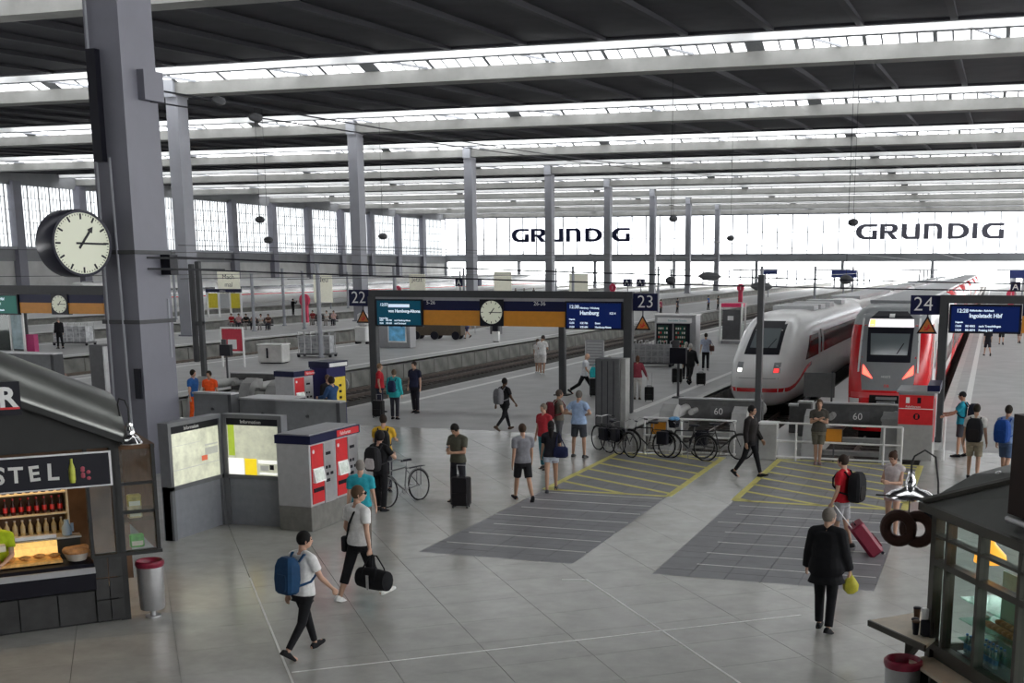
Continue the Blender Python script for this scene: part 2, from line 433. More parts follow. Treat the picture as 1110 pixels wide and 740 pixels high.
# tracks
m_rail = M('rail_steel', (.16,.13,.11), .4, .7); m_slp = M('sleeper', (.10,.09,.085), .85, var=.2)
rail = MB().prism([(-.07,-.95),(.07,-.95),(.02,-.92),(.02,-.81),(.036,-.80),(.036,-.765),(-.036,-.765),(-.036,-.80),(-.02,-.81),(-.02,-.92)], 38, 400, 'xz').mesh('rail', m_rail, smooth=False)
slp = MB()
for k in range(230): slp.box(-1.25,1.25,38.3+k*.65,38.55+k*.65,-.98,-.90)
slp = slp.mesh('sleeper', m_slp, smooth=False)
TRK = [(-8.95,'right of platform twenty-three, under the white express train'),(-3.3,'under the red regional train'),
       (-24.75,'beside the platform with the two people in white'),(-29.4,'below the left-hand platform face'),
       (-44.0,'beside the luggage trolleys platform'),(-49.3,'in front of the benches platform')]
for x, lab in TRK:
    t = thing('railway_track', 'steel railway track '+lab, 'track', (x,0,0))
    obj('rail', rail, t, (-.75,0,0)); obj('rail', rail, t, (.75,0,0)); tag(obj('sleeper', slp, t), kind='stuff')

wk = MB().box(-6.45,-5.15,33.3,120,-.96,-.06); tag(wk.build('service_walkway', m_conc, smooth=False), kind='structure')
# ================================================================ near column, clocks, gantries, buffer stops, signs on the far wall
m_blk = M('black_gloss', (.012,.012,.018), .35, var=0); m_navy = M('navy_sign', (.012,.014,.05), .4, var=0)
m_char = M('charcoal_steel', (.075,.077,.082), .5, var=.05); m_org = M('orange_panel', (.62,.25,.02), .5, var=.04)
m_white = M('white_paint', (.78,.78,.77), .45, var=.03); m_face2 = M('clock_face', (.60,.62,.50), .5, var=0, emit=.10)
m_alu = M('brushed_aluminium', (.5,.5,.51), .38, .75, var=.05); m_chrome = M('chrome', (.82,.82,.82), .12, 1., var=0)
m_red = M('signal_red', (.62,.02,.025), .4, var=.04); m_ltxt = M('display_text', (.6,.7,.8), .5, var=0, emit=.25)
m_teal = M('teal_screen', (.002,.035,.06), .3, var=0, emit=.3); m_blue = M('blue_screen', (.003,.009,.055), .3, var=0, emit=.3)
m_green = M('green_screen', (.004,.07,.055), .3, var=0, emit=.3)
m_grey = M('mid_grey_panel', (.30,.30,.31), .5, var=.05); m_dgrey = M('dark_grey_panel', (.12,.12,.125), .5, var=.06)
def clock_face(par, r, y, sgn=-1, ticks=True):
    """white dial in the local xz plane at depth y, with ticks and hands at a quarter past one"""
    MB().lathe([(0,y),(r*.9,y),(r*.9,y-sgn*.02)], n=36, axis='y').build('dial', m_face2, par)
    tk = MB()
    for i in range(60):
        a = 2*math.pi*i/60; big = i % 5 == 0
        if not big and not ticks: continue
        l, w = (.17,.055) if big else (.05,.018)
        p0, p1 = r*.87, r*(.87-l); d = Vector((math.sin(a),0,math.cos(a))); yy = y+sgn*.006
        tk.bar(Vector((0,yy,0))+d*p0, Vector((0,yy,0))+d*p1, r*w, .006, up=(0,1,0))
    tag(tk.build('minute_marks', m_blk, par, smooth=False), kind='stuff')
    def hand(nm, ang, l, w, tail, diamond=False):
        d = Vector((-sgn*math.sin(ang),0,math.cos(ang))); q = Vector((0,y+sgn*.012,0)); h = MB()
        h.bar(q-d*tail*r, q+d*l*r, w*r, .008, up=(0,1,0))
        if diamond:
            n = Vector((d.z,0,-d.x)); c = q+d*(l*r)
            h.loft([[c-d*.0*r,c+n*.09*r+d*.02*r,c+d*.2*r,c-n*.09*r+d*.02*r],[p+Vector((0,sgn*.006,0)) for p in (c,c+n*.09*r+d*.02*r,c+d*.2*r,c-n*.09*r+d*.02*r)]])
        h.build(nm, m_blk, par, smooth=False)
    hand('hour_hand', math.radians(37), .42, .07, .18, ticks); hand('minute_hand', math.radians(91), .78, .06, .2)
# big near column
bc = thing('hall_column', 'massive grey steel column carrying the big round clock, nearest to the camera', 'column', (-20.6,26.25,0), group='tall grey steel columns of the hall')
def ring(z, k): return [(-.49*k,-.63*k,z),(.49*k,-.63*k,z),(.49*k,.63*k,z),(-.49*k,.63*k,z)]
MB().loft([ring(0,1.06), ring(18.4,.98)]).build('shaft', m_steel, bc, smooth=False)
for z in (3.85, 5.55):
    MB().box(-.56,.56,-.72,.72,z-.05,z+.05).build('clamp_band', m_char, bc, smooth=False)
MB().box(-.36,-.1,-.82,-.63,7.7,10.3).build('cable_tray', m_blk, bc, smooth=False)
MB().cyl((.1,-.72,1.2),(.0,-.69,7.8),.03).build('conduit', m_steel2, bc); MB().cyl((-.38,-.72,1.2),(-.38,-.68,12),.025).build('conduit', m_steel2, bc)
MB().box(.28,.45,-.73,-.66,1.95,2.7).build('slot', m_blk, bc, smooth=False)
MB().box(.48,.7,-.1,.64,9.2,9.9).build('wall_bracket', m_steel, bc, smooth=False)
for zz in (5.15,5.42):
    b = MB(); b.bar((.5,-.2,zz),(2.2,.6,zz-.03),.05,.05); b.build('bracket_arm', m_char, bc, smooth=False)
fl_ = MB(); fl_.box(.52,.8,.3,.62,5.0,5.5); fl_.build('floodlight', m_blk, bc, smooth=False)
MB().cyl((.5,.5,2.9),(.5,.5,4.4),.04).build('conduit', m_steel2, bc)
# big clock facing along the concourse
ck = thing('station_clock', 'large round clock with cream dial in a black drum fixed to the big column', 'clock', (-21.15,24.75,5.75), math.radians(72))
R_ = .80
MB().lathe([(0,.36),(R_*.97,.36),(R_,.30),(R_,-.30),(R_*.97,-.36),(R_*.9,-.36),(R_*.9,-.33),(0,-.33)], n=44, axis='y').build('drum', M('clock_drum',(.02,.02,.035),.3,var=.05), ck)
clock_face(ck, R_, -.34)
MB().box(R_*.7,1.35,-.12,.12,-.16,.16).build('bracket', m_blk, ck, smooth=False)
# gantries with departure boards
def triangle(x, z, y, par, up=True):
    t = thing('warning_sign', par, 'sign', (x,y,z))
    p = lambda k, dz=0: [(-.30*k,-.02*k-.0+dz),(.30*k,-.02*k+dz),(0,.52*k+dz)]
    MB().prism(p(1), -.01, .01, 'xz').build('frame', m_blk, t, smooth=False)
    MB().prism([(-.22,.035),(.22,.035),(0,.42)], -.016, -.011, 'xz').build('face', M('warning_orange',(.50,.17,.035),.5), t, smooth=False)
    g = MB(); g.bar((-.08,-.019,.08),(.09,-.019,.17),.05,.005,up=(0,1,0)); g.bar((.0,-.019,.07),(.05,-.019,.25),.04,.005,up=(0,1,0)); g.ell((-.06,-.019,.17),(.03,.004,.03))
    g.build('pictogram', m_red, t)
    MB().box(-.02,.02,.0,.04,.3,.78).build('hanger', m_char, t, smooth=False)
    return t
def number_plate(x0, x1, z0, z1, y, s, lab, tx):
    t = thing('platform_number', lab, 'sign', (x0,y,z0), group='platform number signs')
    MB().box(0,x1-x0,-.04,.04,0,z1-z0).build('plate', m_navy, t, smooth=False)
    text('numerals', s, (z1-z0)*1.02, m_white, t, (tx,-.045,.12), bold=-.004)
def board(x0, x1, z0, z1, y, mat, par, kind):
    MB().box(x0,x1,y-.06,y+.1,z0,z1).build('display_housing', m_blk, par, smooth=False)
    s = MB().box(x0+.06,x1-.06,y-.07,y-.06,z0+.06,z1-.06).build('screen', mat, par, smooth=False)
    yy = y-.075; w = x1-x0; h = z1-z0
    def tx(u, v, st, sz, b=.004):
        du = 0
        for part in st.split('  '):
            if part.strip(): text('lettering', part.strip(), sz, m_ltxt, s, (x0+u*w+du, yy, z0+v*h), bold=b)
            du += (len(part)+2)*sz*.52
    return tx
m_fr = M('gantry_grey', (.06,.062,.065), .5, var=.04)
g1 = thing('departure_gantry', 'dark grey gantry with two screens, orange panels and clock between signs 22 and 23', 'gantry', (0,42.3,0))
MB().box(-22.6,-12.15,-.15,.15,4.08,4.33).build('top_beam', m_fr, g1, smooth=False)
MB().box(-22.55,-12.2,-.10,.10,3.96,4.08).build('under_beam', m_grey, g1, smooth=False)
for x in (-22.5,-12.32): MB().bbox(x-.16,x+.16,-.15,.15,0,4.1,.03).build('post', m_fr, g1, smooth=False)
tx = board(-22.3,-20.35,2.98,4.0,-.12,m_teal,g1,0)
tx(.10,.75,'12:37',.15); tx(.28,.72,'\u2588'*8,.11); tx(.28,.52,'von Hamburg-Altona',.155,.006); tx(.08,.28,'Folgende Z\u00fcge',.06); tx(.08,.2,'12:55  ICE 788  nach Hamburg-Altona',.075); tx(.08,.09,'13:22  ICE 628  nach Dortmund',.075)
tx = board(-14.66,-12.5,2.98,3.98,-.12,m_blue,g1,0)
tx(.07,.75,'12:38',.17); tx(.26,.74,'N\u00fcrnberg - W\u00fcrzburg',.08); tx(.26,.53,'Hamburg',.19,.008); tx(.78,.55,'ICE 4',.1); tx(.07,.34,'Folgende',.06); tx(.07,.2,'12:55     ICE 786     Essen',.09); tx(.07,.06,'13:20     ICE 684     Hamburg-Altona',.09)
for a, b in ((-20.33,-18.02),(-17.08,-14.68)):
    MB().box(a,b,-.12,.05,3.05,3.6).build('orange_panel', m_org, g1, smooth=False)
    MB().box(a,b,-.11,.05,3.6,3.96).build('navy_panel', m_navy, g1, smooth=False)
text('sector_number', '5-26', .2, m_white, g1, (-20.2,-.125,3.82)); text('sector_number', '26-36', .2, m_white, g1, (-15.9,-.125,3.82))
MB().box(-18.02,-17.08,-.16,.1,3.05,4.02).build('clock_housing', m_blk, g1, smooth=False)
gc = thing('platform_clock', 'small round white clock in the middle of the 22 and 23 gantry', 'clock', (-17.55,42.13,3.55))
clock_face(gc, .47, -.01, ticks=False)
number_plate(-23.5,-22.62,3.72,4.34,42.3,'22','dark blue number sign 22 at the left end of the middle gantry',.1)
number_plate(-12.18,-11.25,3.66,4.27,42.3,'23','dark blue number sign 23 at the right end of the middle gantry',.18)
triangle(-22.93,3.10,42.3,'orange warning triangle left of the teal screen, by the left gantry post'); triangle(-11.8,3.0,42.3,'orange warning triangle right of the blue screen, over the vending machine side')
g2 = thing('departure_gantry', 'dark gantry with green screen, orange panels and small clock left of the big column', 'gantry', (0,42.3,0))
MB().box(-43,-34.4,-.15,.15,4.06,4.43).build('top_beam', m_fr, g2, smooth=False)
for x in (-43,-34.5): MB().bbox(x-.16,x+.16,-.15,.15,0,4.1,.03).build('post', m_fr, g2, smooth=False)
tx = board(-41.6,-39.15,3.2,4.05,-.12,m_green,g2,0)
tx(.35,.72,'Nürnberg Hbf',.16); tx(.35,.5,'Treuchtling RE',.12); tx(.35,.2,'13:04  RB  Ingolstadt',.09)
for a, b in ((-39.1,-37.45),(-36.6,-34.85)):
    MB().box(a,b,-.12,.05,3.28,3.72).build('orange_panel', m_org, g2, smooth=False); MB().box(a,b,-.11,.05,3.72,4.06).build('navy_panel', m_navy, g2, smooth=False)
MB().box(-37.44,-36.6,-.16,.1,3.24,4.1).build('clock_housing', m_blk, g2, smooth=False)
gc = thing('platform_clock', 'small white gantry clock left of the big column', 'clock', (-37.02,42.13,3.67)); clock_face(gc, .40, -.01, ticks=False)
g3 = thing('departure_gantry', 'dark gantry with a blue screen beside number sign 24', 'gantry', (0,38,0))
MB().box(-1.46,6.5,-.15,.15,4.14,4.38).build('top_beam', m_fr, g3, smooth=False)
for x in (-1.33,6.4): MB().bbox(x-.13,x+.13,-.14,.14,0,4.2,.03).build('post', m_fr, g3, smooth=False)
tx = board(-1.18,.84,3.28,4.12,-.12,m_blue,g3,0)
tx(.10,.72,'12:28',.15); tx(.28,.76,'Pfaffenhofen - Rohrbach',.07); tx(.28,.55,'Ingolstadt Hbf',.16,.006); tx(.09,.36,'Folgende',.06); tx(.09,.22,'13:04  RE 4862   nach Treuchtlingen',.08); tx(.09,.08,'13:24  RB 6874   Freising Hbf',.08)
MB().box(.86,3.6,-.12,.05,3.3,3.8).build('orange_panel', m_org, g3, smooth=False); MB().box(.86,3.6,-.11,.05,3.8,4.14).build('navy_panel', m_navy, g3, smooth=False)
number_plate(-2.31,-1.42,3.8,4.37,38,'24','dark blue number sign 24 in front of the red train',.08)
triangle(-1.8,3.26,38,'orange warning triangle in front of the red train, beside the right gantry')
# wall lettering
LET = {'G':(24,[[(24,16),(9,16),(4,14.5),(1,11.5),(0,8),(1,4.5),(4,1.5),(9,0),(24,0),(24,9.5),(18.5,9.5),(18.5,3),(10.5,3),(7.5,5),(6.5,8),(7.5,11),(10.5,13),(24,13)]]),
 'R':(20,[[(0,0),(5.5,0),(5.5,16),(0,16)],[(5.5,16),(14,16),(18.5,14.8),(20,11.3),(18.5,7.8),(14,6.3),(5.5,6.3),(5.5,9),(12.5,9),(14,11.2),(12.5,13.2),(5.5,13.2)],[(8,6.4),(14,6.4),(20.5,0),(13.5,0)]]),
 'U':(20,[[(0,16),(5.5,16),(5.5,5),(7,3),(14.5,3),(14.5,16),(20,16),(20,0),(5,0),(1.5,1.5),(0,5)]]),
 'N':(20,[[(0,0),(0,16),(15,16),(18.5,14.5),(20,11),(20,0),(14.5,0),(14.5,10.5),(13,13),(5.5,13),(5.5,0)]]),
 'D':(23,[[(0,0),(5.5,0),(5.5,16),(0,16)],[(5.5,16),(12,16),(18,14.5),(22,11),(23,8),(22,5),(18,1.5),(12,0),(5.5,0),(5.5,3),(11.5,3),(15,4.5),(16.5,8),(15,11.5),(11.5,13),(5.5,13)]]),
 'I':(5.5,[[(0,0),(5.5,0),(5.5,16),(0,16)]])}
def grundig(x0, z0, wid, hgt, lab, mat):
    t = thing('advertising_letters', lab, 'sign', (x0,YF-.6,z0))
    for ch, off in zip('GRUNDIG', (0,27,51,75,101,127,136.5)):
        mb = MB()
        for poly in LET[ch][1]: mb.prism([((off+a)*wid/160.5, b*hgt/16) for a, b in poly], 0, .25, 'xz')
        mb.build('letter_'+ch.lower(), mat, t, smooth=False)
    for q in (.3,.7): MB().box(0,wid,.2,.75,hgt*q-.05,hgt*q+.05).build('mounting_bar', m_mull, t, smooth=False)
m_let = M('letter_navy', (.012,.014,.045), .5, var=0)
grundig(-117.2,11.3,31.3,3.3,'dark blue GRUNDIG letters on the far window wall, left of the two, behind columns', m_let)
grundig(-31.2,11.4,32.8,3.5,'haze-greyed GRUNDIG letters on the far window wall above the trains', M('letter_hazed',(.10,.10,.13),.5,var=0))  # haze and glare put into the colour of these letters
# buffer stops
m_buf = M('buffer_grey', (.33,.33,.32), .6, var=.12, scale=2); m_bufd = M('buffer_dark', (.10,.10,.10), .6, var=.1)
def buffer_stop(cx, w, lab, plate=True, num=None, y=38., z=0.):
    t = thing('buffer_stop', lab, 'buffer stop', (cx,y,z))
    h = w/2
    MB().box(-h,h,-.12,.1,.38,1.08).build('cross_plate', m_bufd, t, smooth=False)
    MB().box(-h,h,-.16,.12,1.06,1.1).build('plate_cap', m_alu, t, smooth=False)
    for s in (-1,1):
        x = s*(h-.25)
        pr = [(-3.6,-.96),(-3.4,-.96),(-3.0,.25),(-2.6,.95),(-2.2,1.12),(-1.8,1.05),(-1.8,.7),(-2.3,.75),(-2.6,.2),(-2.7,-.96)]
        f = MB(); f.prism(pr, x-.22, x+.22, 'yz'); f.build('side_frame', m_buf, t, smooth=False)
        f = MB(); f.bar((x,-3.2,-.7),(x,-.2,.3),.25,.25); f.build('strut', m_buf, t, smooth=False)
        b = MB(); b.cyl((x,-1.9,.75),(x,-.1,.75),.16,n=14); b.cyl((x,.1,.75),(x,.55,.75),.1,n=12); b.cyl((x,.55,.75),(x,.62,.75),.26,n=16); b.cyl((x*.72,-.75,.72),(x*.72,-.1,.72),.1,n=12)
        b.build('buffer_cylinder', M('buffer_chrome',(.45,.45,.44),.4,.4), t)
    for zz, yy in ((-.25,-1.4),(.1,-1.0),(-.6,-2.2)): MB().bar((-h,yy,zz),(h,yy,zz),.3,.12).build('cross_beam', m_buf, t, smooth=False)
    if num: text('number', num, .3, m_white, t, (-.2,-.13,.6)); 
    if num: MB().box(-.3,.3,-.125,-.121,.55,.86).build('number_plate', m_dgrey, t, smooth=False)
    return t
buffer_stop(-8.0,2.7,'grey buffer stop in front of the white express train', num='60')
buffer_stop(-3.66,2.7,'grey buffer stop in front of the red regional train', num='60')
buffer_stop(-27.3,2.6,'buffer stop with pistons behind the grey barrier, left of the rear ticket machine', y=41.8)
buffer_stop(-24.2,1.6,'dark buffer stop between rear ticket machines and gantry post', y=41.2)
# railings by the buffer stops
def railing(x0, x1, y, posts, lab):
    t = thing('railing', lab, 'railing', (0,y,0))
    for z in (1.03,.54,.1): MB().cyl((x0,0,z),(x1,0,z),.028,n=8).build('rail', m_white, t)
    for x in posts: MB().cyl((x,0,0),(x,0,1.03),.028,n=8).build('post', m_white, t)
railing(-5.4,-2.05,33.0,(-4.85,-2.52,-2.05),'white tubular railing in front of the red train buffer stop')
railing(-9.15,-6.5,33.0,(-9.12,-8.05,-6.55),'white tubular railing behind the parked bicycles')
for x, lab in ((-8.75,'small orange panel on the railing behind the parked bicycles'),(-3.85,'small orange panel on the railing near the leaning man')):
    t = thing('orange_sign', lab, 'sign', (x,33.1,0)); MB().box(-.21,.21,0,.03,.56,.9).build('panel', m_org, t, smooth=False); MB().box(-.23,.23,.03,.05,.54,.92).build('backing', m_char, t, smooth=False)
    MB().cyl((0,.06,0),(0,.06,.56),.02).build('stem', m_char, t)
t = thing('switch_cabinet', 'light grey metal cabinet at the end of the railing by the walking man in black', 'cabinet', (-5.62,33.15,0))
MB().bbox(-.24,.24,-.2,.2,0,.98,.015).build('body', m_buf, t, smooth=False); MB().box(-.26,.26,-.22,.22,.98,1.03).build('lid', m_white, t, smooth=False); MB().box(-.16,-.13,-.215,-.2,.5,.65).build('handle', m_blk, t, smooth=False)
for x, y, h, lab in ((-5.8,39.3,.87,'short grey bollard cabinet between the two trains, left one'),(-5.4,38.6,1.05,'grey bollard cabinet between the two trains, right one')):
    t = thing('service_bollard', lab, 'bollard', (x,y,-.06)); MB().bbox(-.2,.2,-.18,.18,0,h,.02).build('body', m_bufd, t, smooth=False); MB().box(-.23,.23,-.2,.2,h,h+.06).build('lid', m_alu, t, smooth=False)
t = thing('steel_post', 'tall slim dark post standing in front of the white express train', 'post', (-6.02,33.6,-.96))
MB().bbox(-.085,.085,-.085,.085,0,5.95,.015).build('shaft', m_char, t, smooth=False); MB().box(-.2,.2,-.2,.2,0,.05).build('foot_plate', m_char, t, smooth=False)
t = thing('signal_board', 'dark square board on a thin pole between the two trains', 'sign', (-5.25,44,-.06))
MB().cyl((0,0,0),(0,0,1.6),.035).build('pole', m_char, t); MB().box(-1.0,.1,-.03,.03,.68,1.55).build('board', M('smoked_board',(.10,.10,.10),.3), t, smooth=False)
t = thing('square_signal', 'small black square signal box on a stem at the platform edge behind the bicycles', 'signal', (-11.86,47.91,0))
def black_signal(t, s=1.):
    MB().cyl((0,0,0),(0,0,1.2*s),.05).build('pole', m_char, t); MB().box(-.02-.28*s,.28*s,-.12,.12,1.2*s,1.75*s).build('box', m_blk, t, smooth=False); MB().box(-.22*s,.02,-.05,.05,1.75*s,2.0*s).build('upper_box', m_char, t, smooth=False); MB().box(-.2,.2,-.2,.2,0,.05).build('foot', m_char, t, smooth=False)
black_signal(t, 1.15)
t = thing('square_signal', 'small black square signal box in front of the left-hand buffer stop', 'signal', (-33.7,48.9,0)); black_signal(t, .95)
t = thing('steel_post', 'grey round post behind the middle gantry, left of the notice board', 'post', (-16.66,47.5,0))
MB().bbox(-.13,.13,-.13,.13,0,3.9,.03).build('shaft', m_fr, t, smooth=False); MB().box(-.3,.3,-.3,.3,0,.04).build('foot_plate', m_fr, t, smooth=False)
t = thing('catenary_mast', 'pair of slim dark posts just right of the big column', 'post', (-28.7,40.2,0))
MB().bbox(-.13,.05,-.1,.1,0,5.4,.02).build('post', m_fr, t, smooth=False); MB().bbox(-.42,-.26,-.1,.1,1.6,5.3,.02).build('post', m_fr, t, smooth=False); MB().box(-.42,.05,-.06,.06,3.0,3.15).build('clamp', m_fr, t, smooth=False)
# grey pillar box on the platform
t = thing('info_pillar', 'dark grey metal pillar box behind the bicycles', 'pillar', (-11.75,38.2,0))
MB().bbox(-.42,.42,-.3,.3,.03,2.28,.02).build('body', m_dgrey, t, smooth=False); MB().box(.43,.6,-.25,.25,.03,2.28).build('light_panel', m_buf, t, smooth=False)
for k in range(4): MB().box(-.4+k*.2,-.38+k*.2,-.31,-.3,.1,2.2).build('seam', m_blk, t, smooth=False)
# ================================================================ trains
from mathutils.bvhtree import BVHTree
m_twh = M('train_white', (.84,.84,.83), .22, var=.03, scale=.6); m_tred = M('train_red', (.66,.015,.02), .22, var=.03)
m_tgl = M('train_window', (.015,.016,.02), .08, var=0, spec=.8); m_tdk = M('underframe_black', (.012,.012,.012), .7, var=.1)
m_tgr = M('train_grey', (.25,.26,.27), .35, var=.03); m_tlg = M('train_light_grey', (.45,.46,.47), .35, var=.03)
def sring(y, w, zb, zt, n, N=32, tumble=0.):
    zm, hz = (zb+zt)/2, (zt-zb)/2; out = []
    for i in range(N):
        a = 2*math.pi*(i+.5)/N; c, s = math.cos(a), math.sin(a)
        x = w*math.copysign(abs(c)**(2/n), c); z = zm+hz*math.copysign(abs(s)**(2/n), s)
        x *= 1-tumble*max(0,(z-zm)/hz)**2
        out.append((x, y, z))
    return out
def bvh(mb): return BVHTree.FromPolygons([Vector(v) for v in mb.v], mb.f)
def drape(tree, rows, dirv, off, name, mat, par, start=60):
    d = Vector(dirv).normalized(); vs = []; ok = True; n = len(rows[0])
    for r in rows:
        for p in r:
            p = Vector(p); h = tree.ray_cast(p-d*start, d)
            q = h[0] if h[0] is not None else p
            vs.append(q-d*off)
    fs = [(i*n+j, i*n+j+1, (i+1)*n+j+1, (i+1)*n+j) for i in range(len(rows)-1) for j in range(n-1)]
    mb = MB().add(vs, fs); return mb.build(name, mat, par)
def fgrid(poly4, nu=8, nv=8):
    """rows of points between a four-corner outline given in xz (front view): bl, br, tr, tl"""
    bl, br, tr, tl = [Vector((a,0,b)) for a, b in poly4]
    return [[(bl.lerp(br,i/nu)).lerp(tl.lerp(tr,i/nu), j/nv) for i in range(nu+1)] for j in range(nv+1)]
def sgrid(poly4, nu=8, nv=4):
    bl, br, tr, tl = [Vector((0,a,b)) for a, b in poly4]
    return [[(bl.lerp(br,i/nu)).lerp(tl.lerp(tr,i/nu), j/nv) for i in range(nu+1)] for j in range(nv+1)]
# --- white express train
ice = thing('express_train', 'white high-speed train with a thin red stripe and sloped nose', 'train', (-8.8,48.6,0))
hull = MB()
prof = [(0,.62,.05,.85,2.6),(.12,.85,-.18,1.1,2.8),(.4,1.08,-.32,1.42,3.),(.9,1.22,-.38,1.74,3.2),(1.6,1.32,-.42,2.12,3.4),(2.6,1.38,-.45,2.62,3.6),(3.6,1.41,-.46,2.98,3.8),(4.8,1.43,-.46,3.2,4.),(6.2,1.43,-.46,3.27,4.2),(9,1.43,-.46,3.27,4.2),(28,1.43,-.46,3.27,4.2)]
hull.loft([sring(y,w,zb,zt,n,40,.12 if y > 1.6 else .1*y/1.6) for y,w,zb,zt,n in prof])
hull.build('body', m_twh, ice, ang=50); tr = bvh(hull)
F = (0,1,0); SD = (-1,0,0); SL = (1,0,0)
drape(tr, fgrid([(-.72,1.7),(.72,1.7),(.66,2.95),(-.66,2.95)],10,10), F, .012, 'windscreen_surround', m_blk, ice)
wsc = drape(tr, fgrid([(-.55,1.95),(.55,1.95),(.52,2.68),(-.52,2.68)],10,10), F, .024, 'windscreen', M('windscreen_glass',(.20,.23,.24),.08,var=0,spec=.8), ice)
wp = MB().bar((.1,2.9,2.0),(.45,3.2,2.35),.03,.03); drape(tr, fgrid([(.1,1.78),(.14,1.78),(.46,2.3),(.42,2.3)],2,8), F, .04, 'wiper', m_blk, ice)
for s in (-1,1):
    a = sorted((s*.62,s*.88)); drape(tr, fgrid([(a[0],1.02),(a[1],1.02),(a[1],1.42),(a[0],1.42)],4,5), F, .012, 'headlight', m_tgr, ice)
    a = sorted((s*.64,s*.84)); drape(tr, fgrid([(a[0],1.04),(a[1],1.04),(a[1],1.2),(a[0],1.2)],4,4), F, .02, 'lamp', M('lamp_white',(.9,.9,.86),.2,var=0,emit=.6) if s < 0 else M('lamp_red',(.8,.05,.05),.3,var=0,emit=.5), ice)
drape(tr, fgrid([(-1.18,.26),(1.18,.26),(1.18,.42),(-1.18,.42)],24,2), F, .012, 'front_stripe', m_tred, ice)
text('emblem', 'DB', .2, M('emblem_red',(.75,.1,.1),.4,var=0), ice, (-.16,.38,1.08), rot=(math.radians(48),0,0), bold=.006)
drape(tr, fgrid([(-.85,.80),(.85,.80),(.85,.82),(-.85,.82)],12,1), F, .01, 'hatch_seam', m_tgr, ice)
sp = [(.55,.25),(.9,.27),(1.6,.36),(2.4,.52),(3.2,.72),(4.2,.92),(5.2,1.0),(28,1.0)]
for sd in (SD, SL):
    rows = [[Vector((0,y,z)) for y, z in sp],[Vector((0,y,z+.17)) for y, z in sp]]
    drape(tr, rows, sd, .012, 'side_stripe', m_tred, ice)
    drape(tr, sgrid([(3.7,1.32),(7.6,1.32),(7.6,2.28),(4.9,2.28)],10,5), sd, .012, 'cab_window', m_tgl, ice)
    drape(tr, sgrid([(8.0,-.1),(8.06,-.1),(8.06,2.75),(8.0,2.75)],1,8), sd, .014, 'door_gap', m_tgr, ice)
    drape(tr, sgrid([(8.25,1.35),(8.75,1.35),(8.75,2.4),(8.25,2.4)],2,5), sd, .014, 'door_window', m_tgl, ice)
    drape(tr, sgrid([(9.0,-.1),(9.06,-.1),(9.06,2.75),(9.0,2.75)],1,8), sd, .014, 'door_gap', m_tgr, ice)
    drape(tr, sgrid([(9.4,1.35),(27.5,1.35),(27.5,2.28),(9.4,2.28)],20,4), sd, .012, 'window_band', m_tgl, ice)
MB().box(-1.1,1.1,2.2,28,-.95,-.4).build('underframe', m_tdk, ice, smooth=False)
fl2 = MB(); 
for k, y in enumerate((9,11.5,15,20)): MB().box(-.95,.95,y,y+1.6,3.2,3.42).build('roof_fairing', m_tlg, ice, smooth=False)
MB().box(1.25,1.36,4.4,6.0,-.55,-.42).build('step', m_alu, ice, smooth=False)
carm = MB(); carm.loft([sring(y,w,-.46,zt,4.2,28,.12) for y,w,zt in ((0,1.3,3.15),(.25,1.43,3.27),(27.7,1.43,3.27),(27.9,1.3,3.15))])
trc = bvh(carm); carme = carm.mesh('carriage_body', m_twh, ang=50)
for k in range(6):
    oy = 28.3+k*28.2; c = obj('carriage_body', carme, ice, (0,oy,0))
    if k == 0:
        wb = []
        for sd in (SD, SL):
            for nm, z0, z1, mt in (('window_band',1.35,2.28,m_tgl),('side_stripe',1.0,1.17,m_tred)):
                wb.append(drape(trc, sgrid([(.8,z0),(27,z0),(27,z1),(.8,z1)],12,3), sd, .012, nm, mt, c))
        wb.append(MB().box(-1.1,1.1,.3,27.6,-.95,-.4).build('underframe', m_tdk, c, smooth=False))
        wb.append(MB().box(-.9,.9,2,26,3.2,3.4).build('roof_fairing', m_tlg, c, smooth=False))
    else:
        for w_ in wb: q = w_.copy(); C.objects.link(q); q.parent = c
# --- red regional train
rt = thing('regional_train', 'red double-deck regional train with a grey cab front and lit red tail lamps', 'train', (-3.3,43.4,0))
hull = MB(); N_ = 40
# sections run bottom to top for the raked front: build as stacked horizontal outlines
def outl(z, t0, w, L=26.):
    pts = []; n = 12
    for i in range(n+1):
        a = math.pi*i/n-math.pi/2; x = w*math.copysign(abs(math.sin(a))**.62, math.sin(a)); y = t0+.9*(1-abs(math.cos(a))**.55)
        pts.append((x,y,z))
    return pts+[(w,L,z),(-w,L,z)]
lv = [(-.5,.35,1.22),(-.1,.12,1.32),(.4,.02,1.37),(.9,0,1.39),(1.5,.04,1.4),(2.1,.18,1.4),(2.7,.42,1.4),(3.2,.72,1.36),(3.5,1.0,1.3),(3.72,1.4,1.16),(3.86,2.0,.92),(3.9,2.6,.6)]
hull.loft([outl(z,t,w) for z,t,w in lv]); tr = bvh(hull)
MB().loft([outl(z,t,w) for z,t,w in lv[:8]]).build('body', m_tred, rt, ang=50); MB().loft([outl(z,t,w) for z,t,w in lv[7:]]).build('roof', M('roof_grey',(.33,.35,.36),.3), rt, ang=50)
drape(tr, fgrid([(-.86,.98),(.86,.98),(.98,2.2),(-.98,2.2)],12,8), F, .012, 'cab_mask', m_tgr, rt)
drape(tr, fgrid([(-.98,2.2),(.98,2.2),(.92,3.62),(-.92,3.62)],12,12), F, .012, 'cab_mask', m_tgr, rt)
